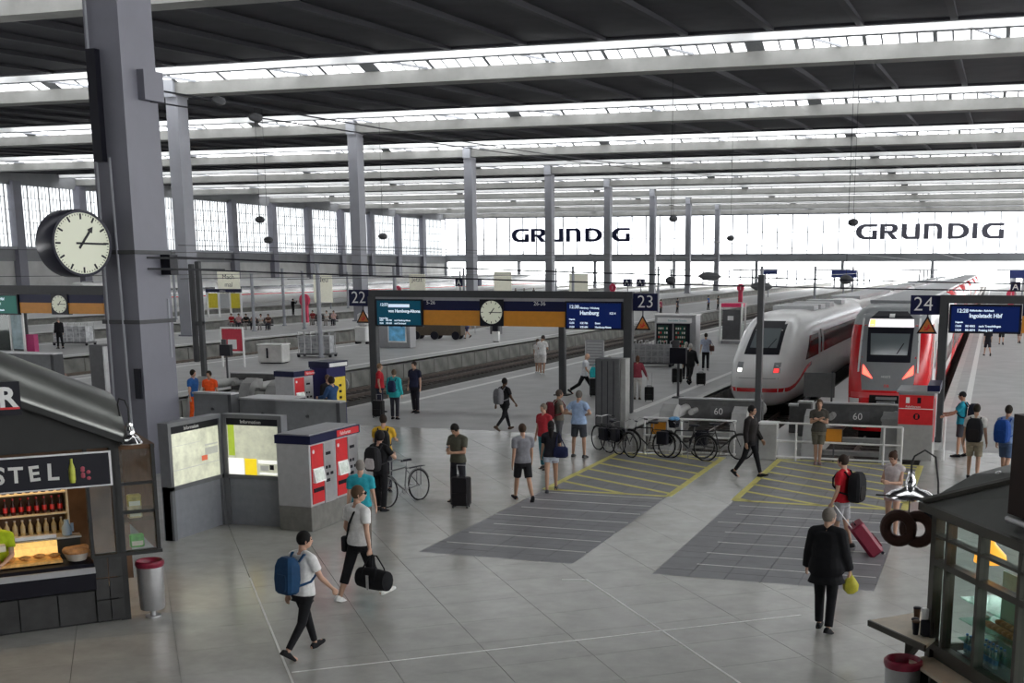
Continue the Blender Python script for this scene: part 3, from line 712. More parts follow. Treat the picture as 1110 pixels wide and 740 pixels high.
for s in (-1,1):
    drape(tr, fgrid([(s*.98,1.6),(s*1.04,1.6),(s*1.0,3.55),(s*.92,3.55)],2,12), F, .014, 'mask_edge', m_white, rt)
    a = [(s*.5,1.38),(s*.86,1.55),(s*.86,1.86),(s*.74,1.72)]
    drape(tr, fgrid(a if s > 0 else [a[1],a[0],a[3],a[2]],5,5), F, .026, 'tail_lamp', M('tail_lamp',(1.,.06,.04),.25,var=0,emit=2.2), rt)
drape(tr, fgrid([(-.74,1.95),(.74,1.95),(.78,3.12),(-.78,3.12)],10,12), F, .024, 'windscreen_surround', m_blk, rt)
drape(tr, fgrid([(-.62,2.2),(.62,2.2),(.67,2.92),(-.67,2.92)],10,10), F, .036, 'windscreen', M('windscreen_glass2',(.16,.19,.20),.06,var=0,spec=.9), rt)
drape(tr, fgrid([(.25,2.24),(.29,2.24),(.5,2.6),(.46,2.6)],2,6), F, .05, 'wiper', m_blk, rt)
drape(tr, fgrid([(-.78,3.14),(.78,3.14),(.75,3.4),(-.75,3.4)],10,4), F, .026, 'destination_display', M('led_display',(.85,.80,.82),.4,var=.15,scale=14,emit=.5), rt)
drape(tr, fgrid([(-.74,3.15),(-.55,3.15),(-.55,3.38),(-.73,3.38)],2,2), F, .034, 'display_symbol', M('amber',(.9,.5,.12),.4,var=0,emit=.8), rt)
drape(tr, fgrid([(-.72,3.44),(.72,3.44),(.5,3.66),(-.5,3.66)],8,4), F, .026, 'top_lamp_visor', m_blk, rt)
drape(tr, fgrid([(-.09,3.46),(.09,3.46),(.09,3.58),(-.09,3.58)],2,2), F, .034, 'top_lamp', m_white, rt)
text('number', '445073', .11, m_white, rt, (-.22,.015,1.42), rot=(math.radians(84),0,0))
text('emblem', 'DB', .13, M('emblem_red',(.75,.1,.1),.4,var=0), rt, (-.1,-.02,1.1), bold=.004)
drape(tr, fgrid([(-1.25,.72),(1.25,.72),(1.25,.9),(-1.25,.9)],16,3), F, .02, 'front_lip', M('lip_pink',(.75,.08,.09),.3,var=0), rt)
drape(tr, fgrid([(-.62,-.1),(.62,-.1),(.58,.82),(-.58,.82)],8,6), F, .03, 'coupler_recess', m_tdk, rt)
cp = MB(); cp.box(-.3,.3,-.42,.2,.28,.62); cp.cyl((0,-.55,.45),(0,-.1,.45),.12,n=12); cp.box(-.35,.35,-.2,.05,.68,.76); cp.build('coupler', m_tgr, rt)
for s in (-1,1):
    a = sorted((s*.95,s*1.3)); drape(tr, fgrid([(a[0],.32),(a[1],.32),(a[1],.68),(a[0],.68)],5,4), F, .02, 'corner_step', m_white, rt)
    a = sorted((s*.66,s*1.25)); drape(tr, fgrid([(a[0],-.4),(a[1],-.4),(a[1],.3),(a[0],.3)],5,4), F, .016, 'lower_skirt', m_tdk, rt)
for sd in (SD, SL):
    drape(tr, sgrid([(1.9,.3),(26,.3),(26,3.3),(2.6,3.3)],16,6), sd, .01, 'side_white_field', m_twh, rt)
    drape(tr, sgrid([(3.2,1.5),(4.4,1.5),(4.4,2.5),(3.7,2.5)],3,4), sd, .018, 'cab_side_window', m_tgl, rt)
    drape(tr, sgrid([(7,.75),(25.5,.75),(25.5,1.5),(7,1.5)],12,3), sd, .018, 'lower_window_band', m_tgl, rt)
    drape(tr, sgrid([(5.4,2.35),(25.5,2.35),(25.5,3.05),(5.4,3.05)],12,3), sd, .018, 'upper_window_band', m_tgl, rt)
    drape(tr, sgrid([(5.0,.1),(6.6,.1),(6.6,2.1),(5.0,2.1)],4,4), sd, .022, 'door', m_tred, rt)
MB().box(-1.0,1.0,1.0,26,-.95,-.45).build('underframe', m_tdk, rt, smooth=False)
MB().box(-.95,.95,2.8,25.5,3.88,4.0).build('roof_panel', m_tgr, rt, smooth=False)
carm = MB(); carm.loft([sring(y,w,-.46,zt,5,28,.14) for y,w,zt in ((0,1.28,3.8),(.2,1.4,3.9),(25.6,1.4,3.9),(25.8,1.28,3.8))]); trc = bvh(carm); carme = carm.mesh('carriage_body', m_tred, ang=50)
for k in range(5):
    c = obj('carriage_body', carme, rt, (0,26.4+k*26.2,0))
    if k == 0:
        wb = []
        for sd in (SD, SL):
            wb.append(drape(trc, sgrid([(.4,1.55),(25.4,1.55),(25.4,2.2),(.4,2.2)],8,2), sd, .012, 'white_band', m_twh, c))
            for z0, z1 in ((.75,1.5),(2.35,3.05)): wb.append(drape(trc, sgrid([(.8,z0),(25,z0),(25,z1),(.8,z1)],8,2), sd, .014, 'window_band', m_tgl, c))
        wb.append(MB().box(-.95,.95,1,25,3.86,4.0).build('roof_panel', m_tlg, c, smooth=False))
    else:
        for w_ in wb: q = w_.copy(); C.objects.link(q); q.parent = c
# ================================================================ people
def RX(a): return Matrix.Rotation(a,3,'X')
def RY(a): return Matrix.Rotation(a,3,'Y')
def RZ(a): return Matrix.Rotation(a,3,'Z')
rad = math.radians
def remesh(o, vox, it=4):
    m = o.modifiers.new('voxel','REMESH'); m.mode = 'VOXEL'; m.voxel_size = vox; m.use_smooth_shade = True
    if it:
        s = o.modifiers.new('smooth','SMOOTH'); s.iterations = it; s.factor = .5
CLOTH = {}
def cm(col, rough=.85): 
    k = 'cloth_%02x%02x%02x' % tuple(int(max(0,min(1,c))*255) for c in col)
    return M(k, col, rough, var=.10, scale=14, spec=.2)
SKIN = {'light':(.50,.30,.21),'tan':(.40,.23,.15),'dark':(.10,.055,.035)}
class Sk: pass
def skeleton(h=1.75, stride=0., lean=0., armL=(0,8,12,0), armR=(0,8,12,0), headp=0., heady=0., sit=False, legs=None, twist=0., female=False):
    """arm = (shoulder swing forward, out, elbow bend, forearm inward) in degrees, leg = (thigh forward, knee bend, outward)"""
    k = h/1.75; s = Sk(); s.k = k
    if legs is None: legs = ((88,88,4),(88,88,4)) if sit else ((stride,max(2,stride*.15),2),(-stride*.9,stride*.9+4,2))
    T = RX(-rad(lean)) @ RZ(rad(twist))
    s.pel = Vector((0,0,.95)); up = lambda v: s.pel + T @ Vector(v)
    s.T = T; s.up = up
    sw = .165 if female else .185
    s.neck = up((0,-.01,.52)); s.hip = []; s.knee = []; s.ank = []; s.toe = []
    for sd, (th,kn,ow) in zip((-1,1), legs):
        hp = s.pel+Vector((sd*.09,0,-.03)); d = RY(-sd*rad(ow)) @ (RX(rad(th)) @ Vector((0,0,-1)))
        kne = hp+d*.42; d2 = RY(-sd*rad(ow*.5)) @ (RX(rad(th-kn)) @ Vector((0,0,-1)))
        an = kne+d2*.42; fd = RX(rad(max(-35,min(14,th-kn if not sit else 0)))) @ Vector((sd*.12,1,0)); fd.normalize()
        s.hip.append(hp); s.knee.append(kne); s.ank.append(an); s.toe.append((an, fd))
    s.sh = []; s.el = []; s.wr = []; s.hd = []
    for sd, (sw_,out,eb,inn) in zip((-1,1), (armL, armR)):
        sh = up((sd*sw,-.01,.455)); base = T @ (RY(-sd*rad(out)) @ RX(rad(sw_)))
        d = base @ Vector((0,0,-1)); el = sh+d*.29
        fb = base @ (RX(rad(eb)) @ Vector((0,0,-1)))
        fb = (T @ RZ(rad(inn)*sd) @ T.inverted()) @ fb
        wr = el+fb*.25
        s.sh.append(sh); s.el.append(el); s.wr.append(wr); s.hd.append(fb)
    Hm = T @ RZ(rad(-heady)) @ RX(-rad(headp)); s.Hm = Hm
    s.hc = s.neck + T @ Vector((0,.02,.06)) + Hm @ Vector((0,.015,.115))
    lo = min(a.z for a in s.ank)-.085
    if sit: lo = min(a.z for a in s.ank)-.085
    s.dz = -lo
    for L in (s.hip,s.knee,s.ank,s.sh,s.el,s.wr):
        for v in L: v.z += s.dz
    s.toe = [(a,f) for (a,_),f in zip([(x,0) for x in s.ank],[t[1] for t in s.toe])]
    s.pel.z += s.dz; s.neck.z += s.dz; s.hc.z += s.dz
    return s
TORSO = [(-.13,.13,.10,0),(-.08,.165,.115,0),(0,.168,.118,-.005),(.08,.152,.108,0),(.16,.14,.10,.005),(.26,.152,.108,.01),(.36,.172,.118,.01),(.44,.165,.11,0),(.49,.12,.085,-.01),(.525,.06,.06,-.012)]
def torso(mb, s, inf=0., z0=-.13, z1=.525, n=16, fat=1., flare=0.):
    rings = []; prev = None
    zs = sorted(set([z0,z1]+[t[0] for t in TORSO if z0 < t[0] < z1]))
    for z in zs:
        rx, ry, yo = .166, .118, 0.
        for a, b in zip(TORSO, TORSO[1:]):
            if a[0] <= z <= b[0]:
                t = (z-a[0])/(b[0]-a[0]); rx, ry, yo = [a[i]+(b[i]-a[i])*t for i in (1,2,3)]
        if fat > 1 and z < .34: rx *= fat; ry *= fat*1.08
        e = inf+flare*max(0,(.12-z))
        r = []
        for i in range(n):
            an = 2*math.pi*i/n; c, q = math.cos(an), math.sin(an)
            r.append(s.up(((rx+e)*math.copysign(abs(c)**.8,c),(ry+e)*math.copysign(abs(q)**.9,q)+yo,z)))
        rings.append(r)
    mb.loft(rings)
def limb(mb, a, b, r0, r1, n=12, t0=0., t1=1., flat=True):
    a, b = Vector(a), Vector(b); p, q = a.lerp(b,t0), a.lerp(b,t1)
    (mb.cyl if flat else mb.cap)(p, q, r0+(r1-r0)*t0, r0+(r1-r0)*t1, n)
def hand(mb, w, d, inward, k=1., grip=False, vox=.012):
    d = d.normalized(); side = Vector(inward)-d*Vector(inward).dot(d); side = side.normalized() if side.length > .01 else d.orthogonal()
    fwd = d.cross(side).normalized(); fr = max(.0085, vox*.62)
    pc = w+d*.045; mb.cap(w, w+d*.02, .026, .028)
    for i in (-1.5,-.5,.5,1.5): mb.cap(w+d*.02+fwd*i*.012, w+d*.085+fwd*i*.019, .016, .012, 8, 2)
    for j, i in enumerate((-1.5,-.5,.5,1.5)):
        b0 = w+d*.085+fwd*i*.02; L = (.062,.072,.068,.052)[j]
        c1 = .9 if grip else .35; c2 = 2.1 if grip else .8
        m1 = b0+(d*math.cos(c1)+side*math.sin(c1))*L*.5; m2 = m1+(d*math.cos(c2)+side*math.sin(c2))*L*.5
        mb.cap(b0, m1, fr+.001, fr, 8, 2); mb.cap(m1, m2, fr, fr-.001, 8, 2)
    t0 = w+d*.03-fwd*.028; t1 = t0+d*.035-fwd*.022+side*.012; mb.cap(t0, t1, fr+.003, fr+.001, 8, 2); mb.cap(t1, t1+d*.03+side*.008, fr+.001, fr, 8, 2)
def person(label, foot, face, h=1.75, top=('tee',(.5,.5,.5)), bottom=('trousers',(.02,.02,.02)), shoes=(.02,.02,.02), hair=('short',(.03,.02,.015)), skin='light', lod=1, fat=1., pose=None, grip=(0,0), zoff=0., extra=(), z0=0.):
    """lod 0 near, 1 middle, 2 far"""
    pose = dict(pose or {}); fem = hair[0] in ('long','bob','bun')
    s = skeleton(1.75, female=fem, **pose); vox = (.0115,.017,.026)[lod]
    root = thing('person', label, 'person', (foot[0],foot[1],z0), -rad(face)); root.scale = (h/1.75,)*3
    ms = M('skin_'+skin, SKIN[skin], .55, var=.05, scale=9)
    # continuous body
    b = MB(); torso(b, s, 0, fat=fat)
    for i, sd in ((0,-1),(1,1)):
        b.cap(s.hip[i], s.knee[i], .085*min(fat,1.1), .055, 12); b.cap(s.knee[i], s.knee[i].lerp(s.ank[i],.35), .053, .054, 12); b.cap(s.knee[i].lerp(s.ank[i],.35), s.ank[i], .053, .035, 12)
        a, f = s.toe[i]; dn = Vector((0,0,-.055))
        b.cap(a+dn-f*.05, a+dn+f*.15-Vector((0,0,.004)), .032, .026, 10)
        b.cap(s.sh[i], s.el[i], .05, .039, 10); b.cap(s.el[i], s.el[i].lerp(s.wr[i],.3), .039, .039, 10); b.cap(s.el[i].lerp(s.wr[i],.3), s.wr[i], .038, .026, 10)
        b.cap(s.up((0,-.01,.455+0)) if 0 else s.sh[i].lerp(s.neck,.75), s.sh[i], .06, .055, 10)
        inw = s.T @ Vector((-sd,0,0)); hand(b, s.wr[i], s.hd[i], inw, grip=bool(grip[i]), vox=vox)
    b.cap(s.neck-s.T @ Vector((0,0,.04)), s.hc-s.Hm @ Vector((0,.03,.06)), .056, .052, 12)
    Hm = s.Hm; hp = lambda x,y,z: s.hc+Hm @ Vector((x,y,z))
    hd = MB().ell((0,0,0),(.074,.094,.112),16,12); hd.ell((0,.03,-.06),(.055,.06,.055),12,8); hd.cap((0,.088,.012),(0,.104,-.022),.011,.015,8,2)
    for sd in (-1,1): hd.ell((sd*.075,-.005,-.005),(.012,.02,.032),8,6); hd.cap((sd*.015,.083,.03),(sd*.045,.075,.03),.012,.010,8,2)
    hd.cap((-.02,.086,-.052),(.02,.086,-.052),.009,.009,8,2)
    mt = Matrix.Translation(s.hc) @ Hm.to_4x4(); hd.xf(mt); b.add(hd.v, hd.f)
    o = b.build('body', ms, root); remesh(o, vox, 3)
    if lod == 0 or 'face' in extra:
        for sd in (-1,1): MB().ell(hp(sd*.03,.083,.01),(.013,.010,.008),8,6).build('eye', m_blk, root)
        MB().ell(hp(0,.091,-.052),(.022,.006,.006),8,6).build('mouth', M('lips',(.35,.12,.10),.5,var=0), root)
    if 'glasses' in extra:
        g = MB()
        for sd in (-1,1): g.ell(hp(sd*.034,.098,.012),(.028,.012,.02),10,6); g.cyl(hp(sd*.06,.09,.016),hp(sd*.078,-.01,.016),.004,n=6)
        g.build('sunglasses', m_blk, root)
    # top
    kind, col = top[0], top[1]; mtp = cm(col)
    hem = {'tee':-.06,'long':-.06,'tank':-.05,'jacket':-.16,'coat':-.24,'dress':-.1,'shirt':-.08}[kind]; inf = {'jacket':.035,'coat':.045,'dress':.02}.get(kind,.02)
    c = MB(); torso(c, s, inf, hem, .50, fat=fat, flare=.05)
    for i in (0,1):
        r0 = .05+inf+.008; 
        c.cap(s.sh[i].lerp(s.neck,.7), s.sh[i], .058+inf*.6, .056+inf, 10)
        if kind == 'tank': continue
        if kind in ('tee','dress','shirt'): limb(c, s.sh[i], s.el[i], r0, .062, t1=.62)
        else:
            c.cap(s.sh[i], s.el[i], r0, .042+inf, 10); limb(c, s.el[i], s.wr[i], .043+inf, .034+inf*.8, t1=.98)
    o = c.build(kind if kind != 'tee' else 't_shirt', mtp, root); remesh(o, max(vox,.014), 3)
    # bottom
    kb, cb = bottom[0], bottom[1]; mbt = cm(cb); c = MB(); torso(c, s, .016, -.15, .03, fat=fat)
    for i in (0,1):
        if kb == 'trousers':
            c.cap(s.hip[i], s.knee[i], .098*min(fat,1.12), .074, 12); limb(c, s.knee[i], s.ank[i], .072, .062, t1=.97); 
        elif kb == 'slim': c.cap(s.hip[i], s.knee[i], .095, .066, 12); limb(c, s.knee[i], s.ank[i], .064, .046, t1=.95)
        elif kb == 'capri': c.cap(s.hip[i], s.knee[i], .10, .076, 12); limb(c, s.knee[i], s.ank[i], .074, .066, t1=.55)
        elif kb == 'shorts': limb(c, s.hip[i], s.knee[i], .105*min(fat,1.12), .088, t1=.9)
        elif kb == 'hotpants': limb(c, s.hip[i], s.knee[i], .102, .092, t1=.42)
        c.ell(s.hip[i], (.1*min(fat,1.12),.1,.1), 12, 8)
    if kb == 'skirt':
        c.loft([[s.pel+Vector((r*1.25*math.cos(2*math.pi*j/16), r*math.sin(2*math.pi*j/16), z)) for j in range(16)] for r, z in ((.14,.02),(.155,-.1),(.2,-.5))])
    o = c.build({'slim':'trousers','capri':'cropped_trousers','hotpants':'shorts'}.get(kb,kb), mbt, root); remesh(o, max(vox,.014), 3)
    # shoes
    msh = cm(shoes, .6)
    for i in (0,1):
        a, f = s.toe[i]; sd = f.cross(Vector((0,0,1))).normalized(); u = sd.cross(f).normalized()
        if u.z < 0: u = -u
        c = MB(); rings = []
        for t, w, hh in ((-.085,.024,.045),(-.07,.036,.075),(-.02,.040,.09),(.05,.042,.075),(.12,.046,.05),(.17,.036,.04),(.19,.018,.028)):
            p = a+f*t-u*.085
            rings.append([p+sd*w*x+u*(hh*z_) for x, z_ in ((-.9,0),(.9,0),(1,.3),(.9,.7),(.5,1),(-.5,1),(-.9,.7),(-1,.3))])
        c.loft(rings); c.build('shoe', msh, root)
    # hair
    hk, hcol = hair; 
    if hk != 'bald':
        mh = cm(hcol, .7); c = MB()
        if hk in ('short','long','bob','bun','curly'):
            e = .012 if hk != 'curly' else .03
            c.ell((0,-.016,.022),(.076+e,.09+e,.10+e),16,12)
            if hk in ('bob','long'): c.ell((0,-.045,-.05),(.085,.065,.10),14,10)
            if hk == 'long': c.cap((0,-.085,-.08),(0,-.11,-.26),.075,.055,12)
            if hk == 'bun': c.ell((0,-.11,.06),(.045,.04,.045),12,8)
        if hk == 'cap':
            c.ell((0,-.008,.03),(.084,.102,.095),16,12); c.loft([[(x*.075,.07+.09*(1-x*x)*q,.035+.0*q) for x in (-1,-.6,-.2,.2,.6,1)] for q in (0,1)], caps=False); 
        if hk == 'hat':
            c.lathe([(0,.14),(.07,.135),(.085,.06),(.17,.035),(.175,.03),(.085,.045)], n=22)
        c.xf(mt); o = c.build({'cap':'cap','hat':'sun_hat'}.get(hk,'hair'), mh, root)
    root['_sk'] = 0; del root['_sk']; root_s[root.name] = (s, h/1.75, face, foot, z0)
    return root
root_s = {}
def wpt(p, key):
    """world position of a skeleton joint"""
    s, k, face, foot, z0 = root_s[p.name]; v = {'wrL':s.wr[0]+s.hd[0]*.09,'wrR':s.wr[1]+s.hd[1]*.09,'neck':s.neck,'pel':s.pel,'shL':s.sh[0],'shR':s.sh[1]}[key]
    q = RZ(-rad(face)) @ (v*k); return Vector((foot[0]+q.x, foot[1]+q.y, z0+q.z))
def backpack(p, label, col, sz=1., col2=None):
    s, k, face, foot, z0 = root_s[p.name]
    t = thing('backpack', label, 'backpack', (foot[0],foot[1],z0), -rad(face)); t.scale = (k,)*3
    mc = cm(col, .7); b = MB(); c = s.up((0,-.225*1.0,.24))+Vector((0,0,0)); w, d, hh = .155*sz, .10*sz, .24*sz
    rings = []
    for z, q in ((-1,.72),(-.85,.95),(-.2,1.06),(.5,1.0),(.85,.8),(1,.5)):
        rings.append([s.up((w*q*x, -.165-d+d*q*y*1.0, .24+hh*z)) for x, y in ((-.8,-1),(.8,-1),(1,-.6),(1,.7),(.8,1),(-.8,1),(-1,.7),(-1,-.6))])
    b.loft(rings); b.build('bag', mc, t)
    b = MB(); rings = []
    for z, q in ((-.8,.6),(-.6,.8),(-.1,.8),(.1,.6)):
        rings.append([s.up((w*q*x, -.165-d*1.95-.03*q*(1 if y < 0 else 0), .24+hh*z)) for x, y in ((-.8,-1),(.8,-1),(.9,1),(-.9,1))])
    b.loft(rings); b.build('front_pocket', cm(col2 or tuple(c_*.8 for c_ in col), .7), t)
    for sd in (-1,1):
        m = MB(); m.tube([s.up(q) for q in ((sd*.10,-.16,.42),(sd*.115,-.09,.515),(sd*.12,.06,.5),(sd*.125,.145,.38),(sd*.14,.135,.25),(sd*.165,0,.14),(sd*.13,-.17,.1))], .018, 6); m.build('strap', mc, t)
    return t
def suitcase(label, loc, rz, col, w=.4, h=.58, d=.25, handle=.4, tilt=0., soft=False):
    t = thing('suitcase', label, 'suitcase', (loc[0],loc[1],loc[2] if len(loc) > 2 else 0), rz); t.rotation_euler = (tilt,0,rz)
    mc = M('case_%02x%02x%02x' % tuple(int(c*255) for c in col), col, .45, var=.08, scale=8); b = MB()
    z0 = .06; rings = []
    for z, q in ((0,.9),(.03,1),(h-.03,1),(h,.9)):
        r = .05; X, Y = w/2*q, d/2*q; rings.append([(x,y,z0+z) for x, y in ((-X+r,-Y),(X-r,-Y),(X,-Y+r),(X,Y-r),(X-r,Y),(-X+r,Y),(-X,Y-r),(-X,-Y+r))])
    b.loft(rings); body = b.build('shell', mc, t)
    MB().box(-w*.38,w*.38,-d/2-.025,-d/2,z0+.08,z0+h*.45).build('front_pocket', mc, t, smooth=False)
    MB().tube([(-.09,0,z0+h),(-.09,0,z0+h+.04),(.09,0,z0+h+.04),(.09,0,z0+h)], .012).build('carry_grip', m_blk, t)
    for x in (-1,1):
        for y in (-1,1): MB().cyl((x*w*.38-.012,y*d*.32,.03),(x*w*.38+.012,y*d*.32,.03),.03,n=10).build('wheel', m_blk, t)
    if handle: MB().tube([(-.1,d*.3,z0+h-.02),(-.1,d*.3,z0+h+handle),(.1,d*.3,z0+h+handle),(.1,d*.3,z0+h-.02)], .01).build('pull_handle', m_alu, t)
    return t
WALK = dict(stride=24, armL=(-22,8,14,0), armR=(20,8,18,0)); WALK2 = dict(stride=-24, armL=(20,8,18,0), armR=(-20,8,14,0))
STAND = dict(stride=3); PHONE = dict(stride=4, armL=(18,8,80,35), armR=(20,8,95,30), headp=28); HIPS = dict(stride=2, armL=(-18,40,85,75), armR=(-18,40,85,75), legs=((2,2,8),(-2,2,8)))
CROSS = dict(armL=(22,6,88,70), armR=(24,6,90,70), legs=((10,4,-4),(2,4,-3)), lean=-4)
BLK = (.012,.012,.014); WHT = (.74,.74,.73); NAVY = (.02,.025,.06)
p = person('young person in white tee and black trousers with blue backpack, walking bottom left', (-8.66,14.0), 18, 1.73, ('tee',WHT), ('slim',BLK), BLK, ('short',(.008,.007,.007)), lod=0, pose=dict(stride=20, armL=(-10,6,10,0), armR=(24,12,22,0), heady=30, lean=4))
backpack(p, 'dark blue backpack worn by the walker in white at bottom left', (.012,.05,.12), 1.05)
p = person('tattooed man in white tee and cropped black trousers carrying a duffel bag', (-9.30,16.75), 22, 1.87, ('tee',WHT), ('capri',BLK), (.72,.72,.70), ('short',(.10,.06,.035)), lod=0, pose=dict(stride=-20, armL=(-6,12,40,10), armR=(-8,12,8,0), heady=45), grip=(0,1), extra=('glasses',))
hp = wpt(p,'wrR'); 
t = thing('duffel_bag', 'black duffel bag hanging from the hand of the man in white tee', 'bag', (hp.x+.05,hp.y-.02,hp.z-.58), rad(-15))
b = MB(); b.loft([[(x,.14*q*math.cos(a),.19+.17*q*math.sin(a)) for a in [2*math.pi*i/14 for i in range(14)]] for x, q in ((-.31,.6),(-.29,.92),(-.1,1.02),(.1,1.0),(.29,.92),(.31,.6))]); b.build('bag', cm(BLK), t)
for s_ in (-1,1): MB().tube([(-.14,s_*.13,.2),(-.13,s_*.1,.36),(-.05,s_*.03,.56),(.05,s_*.03,.56),(.13,s_*.1,.36),(.14,s_*.13,.2)], .013).build('handle', cm(BLK), t)
MB().box(-.02,.03,-.16,-.15,.05,.28).build('tag', cm((.4,.4,.4)), t, smooth=False)
s_, k_, f_, ft_, z_ = root_s[p.name]
t = thing('shoulder_bag', 'small black pouch on a strap across the back of the man in white tee', 'bag', (ft_[0],ft_[1],0), -rad(f_)); t.scale = (k_,)*3
MB().tube([s_.up(q) for q in ((.09,-.02,.515),(.06,-.125,.44),(-.05,-.135,.26),(-.17,-.08,.06),(-.2,0,-.02),(-.16,.12,.1),(0,.15,.32),(.08,.1,.47),(.09,-.02,.515))], .016, 6).build('strap', cm(BLK), t)
MB().bbox(-.29,-.2,-.12,.1,s_.pel.z-.2,s_.pel.z+.04,.02).build('pouch', cm(BLK), t)
person('grey-haired person in turquoise shirt hidden behind the man with duffel bag', (-10.8,19.6), -20, 1.72, ('tee',(.03,.33,.40)), ('trousers',(.15,.13,.11)), hair=('short',(.22,.20,.18)), pose=STAND)
p = person('person in black with bare forearms standing behind a bicycle, back turned', (-12.35,23.3), 8, 1.72, ('tee',BLK), ('trousers',BLK), BLK, ('curly',(.012,.01,.01)), lod=0, pose=dict(stride=3, armL=(10,10,30,0), armR=(30,25,70,30)))
backpack(p, 'black backpack with a white panel on the person standing by the bicycle', (.014,.014,.016), 1.1, (.5,.5,.5))
p = person('person in yellow tee with black backpack holding the bicycle handlebar', (-13.35,25.4), -20, 1.80, ('tee',(.60,.36,.03)), ('trousers',(.03,.03,.04)), BLK, ('short',(.03,.02,.015)), lod=1, pose=dict(stride=6, armL=(30,12,40,0), armR=(38,14,40,0)))
backpack(p, 'black backpack worn over the yellow tee', (.015,.015,.017), 1.05)
p = person('man in olive tee and dark trousers looking down at his phone beside a suitcase', (-11.15,24.7), 196, 1.80, ('tee',(.075,.075,.055)), ('trousers',(.025,.026,.032)), (.015,.015,.015), ('short',(.01,.008,.007)), 'tan', lod=0, pose=dict(stride=3, armL=(15,10,75,45), armR=(18,8,95,40), headp=34, legs=((2,3,9),(-2,3,9))))
q = wpt(p,'wrR'); t = thing('phone', 'small dark phone in the hand of the man in olive tee', 'phone', (q.x,q.y,q.z-.01), .3); MB().box(-.035,.035,-.075,.075,0,.01).build('case', m_blk, t, smooth=False); MB().box(-.032,.032,-.07,.07,.01,.012).build('screen', m_teal, t, smooth=False)
suitcase('black upright suitcase standing next to the man in olive tee', (-10.85,24.15), .15, (.012,.011,.013), .42,.62,.28,.25)
p = person('man in grey tee and black shorts walking beside the girl in denim shorts', (-9.85,25.35), -38, 1.76, ('tee',(.20,.20,.22)), ('shorts',BLK), BLK, ('short',(.05,.03,.02)), 'tan', lod=0, pose=dict(stride=17, armL=(-12,8,12,0), armR=(12,8,14,0)))
p = person('long-haired girl in dark top and denim shorts with a navy shoulder bag', (-9.62,26.6), -20, 1.68, ('tee',(.015,.015,.02)), ('hotpants',(.42,.46,.52)), (.04,.04,.05), ('long',(.012,.009,.008)), 'tan', lod=0, pose=dict(stride=-14, armL=(8,8,20,0), armR=(10,10,60,20)))
q = wpt(p,'pel'); t = thing('shoulder_bag', 'navy shoulder bag at the hip of the long-haired girl', 'bag', (q.x+.26,q.y-.05,q.z-.06), .2)
MB().loft([[(.16*c_*k2,.07*s2*k2,z) for c_, s2 in ((-1,-.6),(-.6,-1),(.6,-1),(1,-.6),(1,.6),(.6,1),(-.6,1),(-1,.6))] for z, k2 in ((0,.7),(.04,1.05),(.22,1),(.26,.7))]).build('bag', cm((.015,.02,.06)), t); MB().tube([(-.12,0,.22),(-.1,0,.45),(-.05,.02,.62),(0,.03,.45),(.12,0,.22)],.012).build('strap', cm((.015,.02,.06)), t)
person('older person in red top with a blue collar behind the couple in shorts', (-10.9,29.6), 200, 1.70, ('tee',(.38,.03,.04)), ('trousers',(.04,.16,.20)), hair=('short',(.17,.14,.11)), pose=STAND)
p = person('man in sleeveless olive shirt and grey trousers with a red backpack', (-11.55,32.6), 55, 1.76, ('tank',(.17,.15,.12)), ('trousers',(.10,.10,.105)), (.25,.05,.04), ('short',(.07,.05,.04)), 'tan', lod=1, pose=dict(stride=5, armL=(0,6,20,0), armR=(14,6,70,0)))
backpack(p, 'dark red backpack on the man in olive shirt', (.13,.012,.02), 1.0)
person('man in light blue tee and dark shorts with hands on his hips', (-10.68,31.8), 5, 1.84, ('tee',(.30,.40,.58)), ('shorts',(.045,.05,.06)), (.05,.05,.05), ('short',(.11,.10,.09)), 'tan', lod=0, fat=1.15, pose=HIPS)
p = person('woman in black walking across the platform with a grey backpack', (-14.75,36.4), 25, 1.74, ('tee',BLK), ('slim',BLK), (.05,.03,.02), ('short',(.01,.008,.008)), 'dark', lod=1, pose=WALK)
backpack(p, 'light grey backpack on the woman in black', (.17,.17,.18), 1.05)
person('tall man in white tee and white shorts standing on the middle platform', (-20.75,56.2), 10, 1.92, ('tee',WHT), ('shorts',(.66,.64,.62)), (.7,.7,.7), ('short',(.03,.02,.02)), 'tan', lod=1, pose=PHONE)
person('person in white half hidden by the tall man in white on the middle platform', (-21.3,57.0), 20, 1.68, ('tee',(.68,.66,.64)), ('shorts',(.6,.58,.55)), (.6,.6,.6), ('short',(.10,.07,.05)), 'tan', lod=2, pose=STAND)
p = person('bald man in white shirt and black trousers striding with a trolley case', (-15.75,47.6), 80, 1.82, ('shirt',(.68,.70,.74)), ('trousers',BLK), BLK, ('bald',BLK), lod=1, pose=dict(stride=30, armL=(15,6,20,0), armR=(22,10,30,0), lean=8))
suitcase('black trolley case with a turquoise bag on top, by the bald man', (-15.2,47.3), .4, (.012,.012,.012), .42,.68,.3,.3)
t = thing('shopping_bag', 'turquoise bag resting on the black trolley case', 'bag', (-15.2,47.3,.78), .4); MB().loft([[(x*k2,y*k2,z) for x, y in ((-.2,-.1),(.2,-.1),(.2,.1),(-.2,.1))] for z, k2 in ((0,1),(.25,1.05),(.42,.7))]).build('bag', cm((.03,.42,.46)), t, smooth=False); MB().tube([(-.1,0,.4),(0,0,.55),(.1,0,.4)],.012).build('handle', cm((.03,.42,.46)), t)
person('person in white top with a black handbag, half behind the grey pillar', (-14.55,47.2), 195, 1.72, ('tee',(.66,.66,.65)), ('slim',(.55,.55,.53)), (.1,.1,.1), ('short',(.45,.44,.42)), lod=1, pose=WALK)
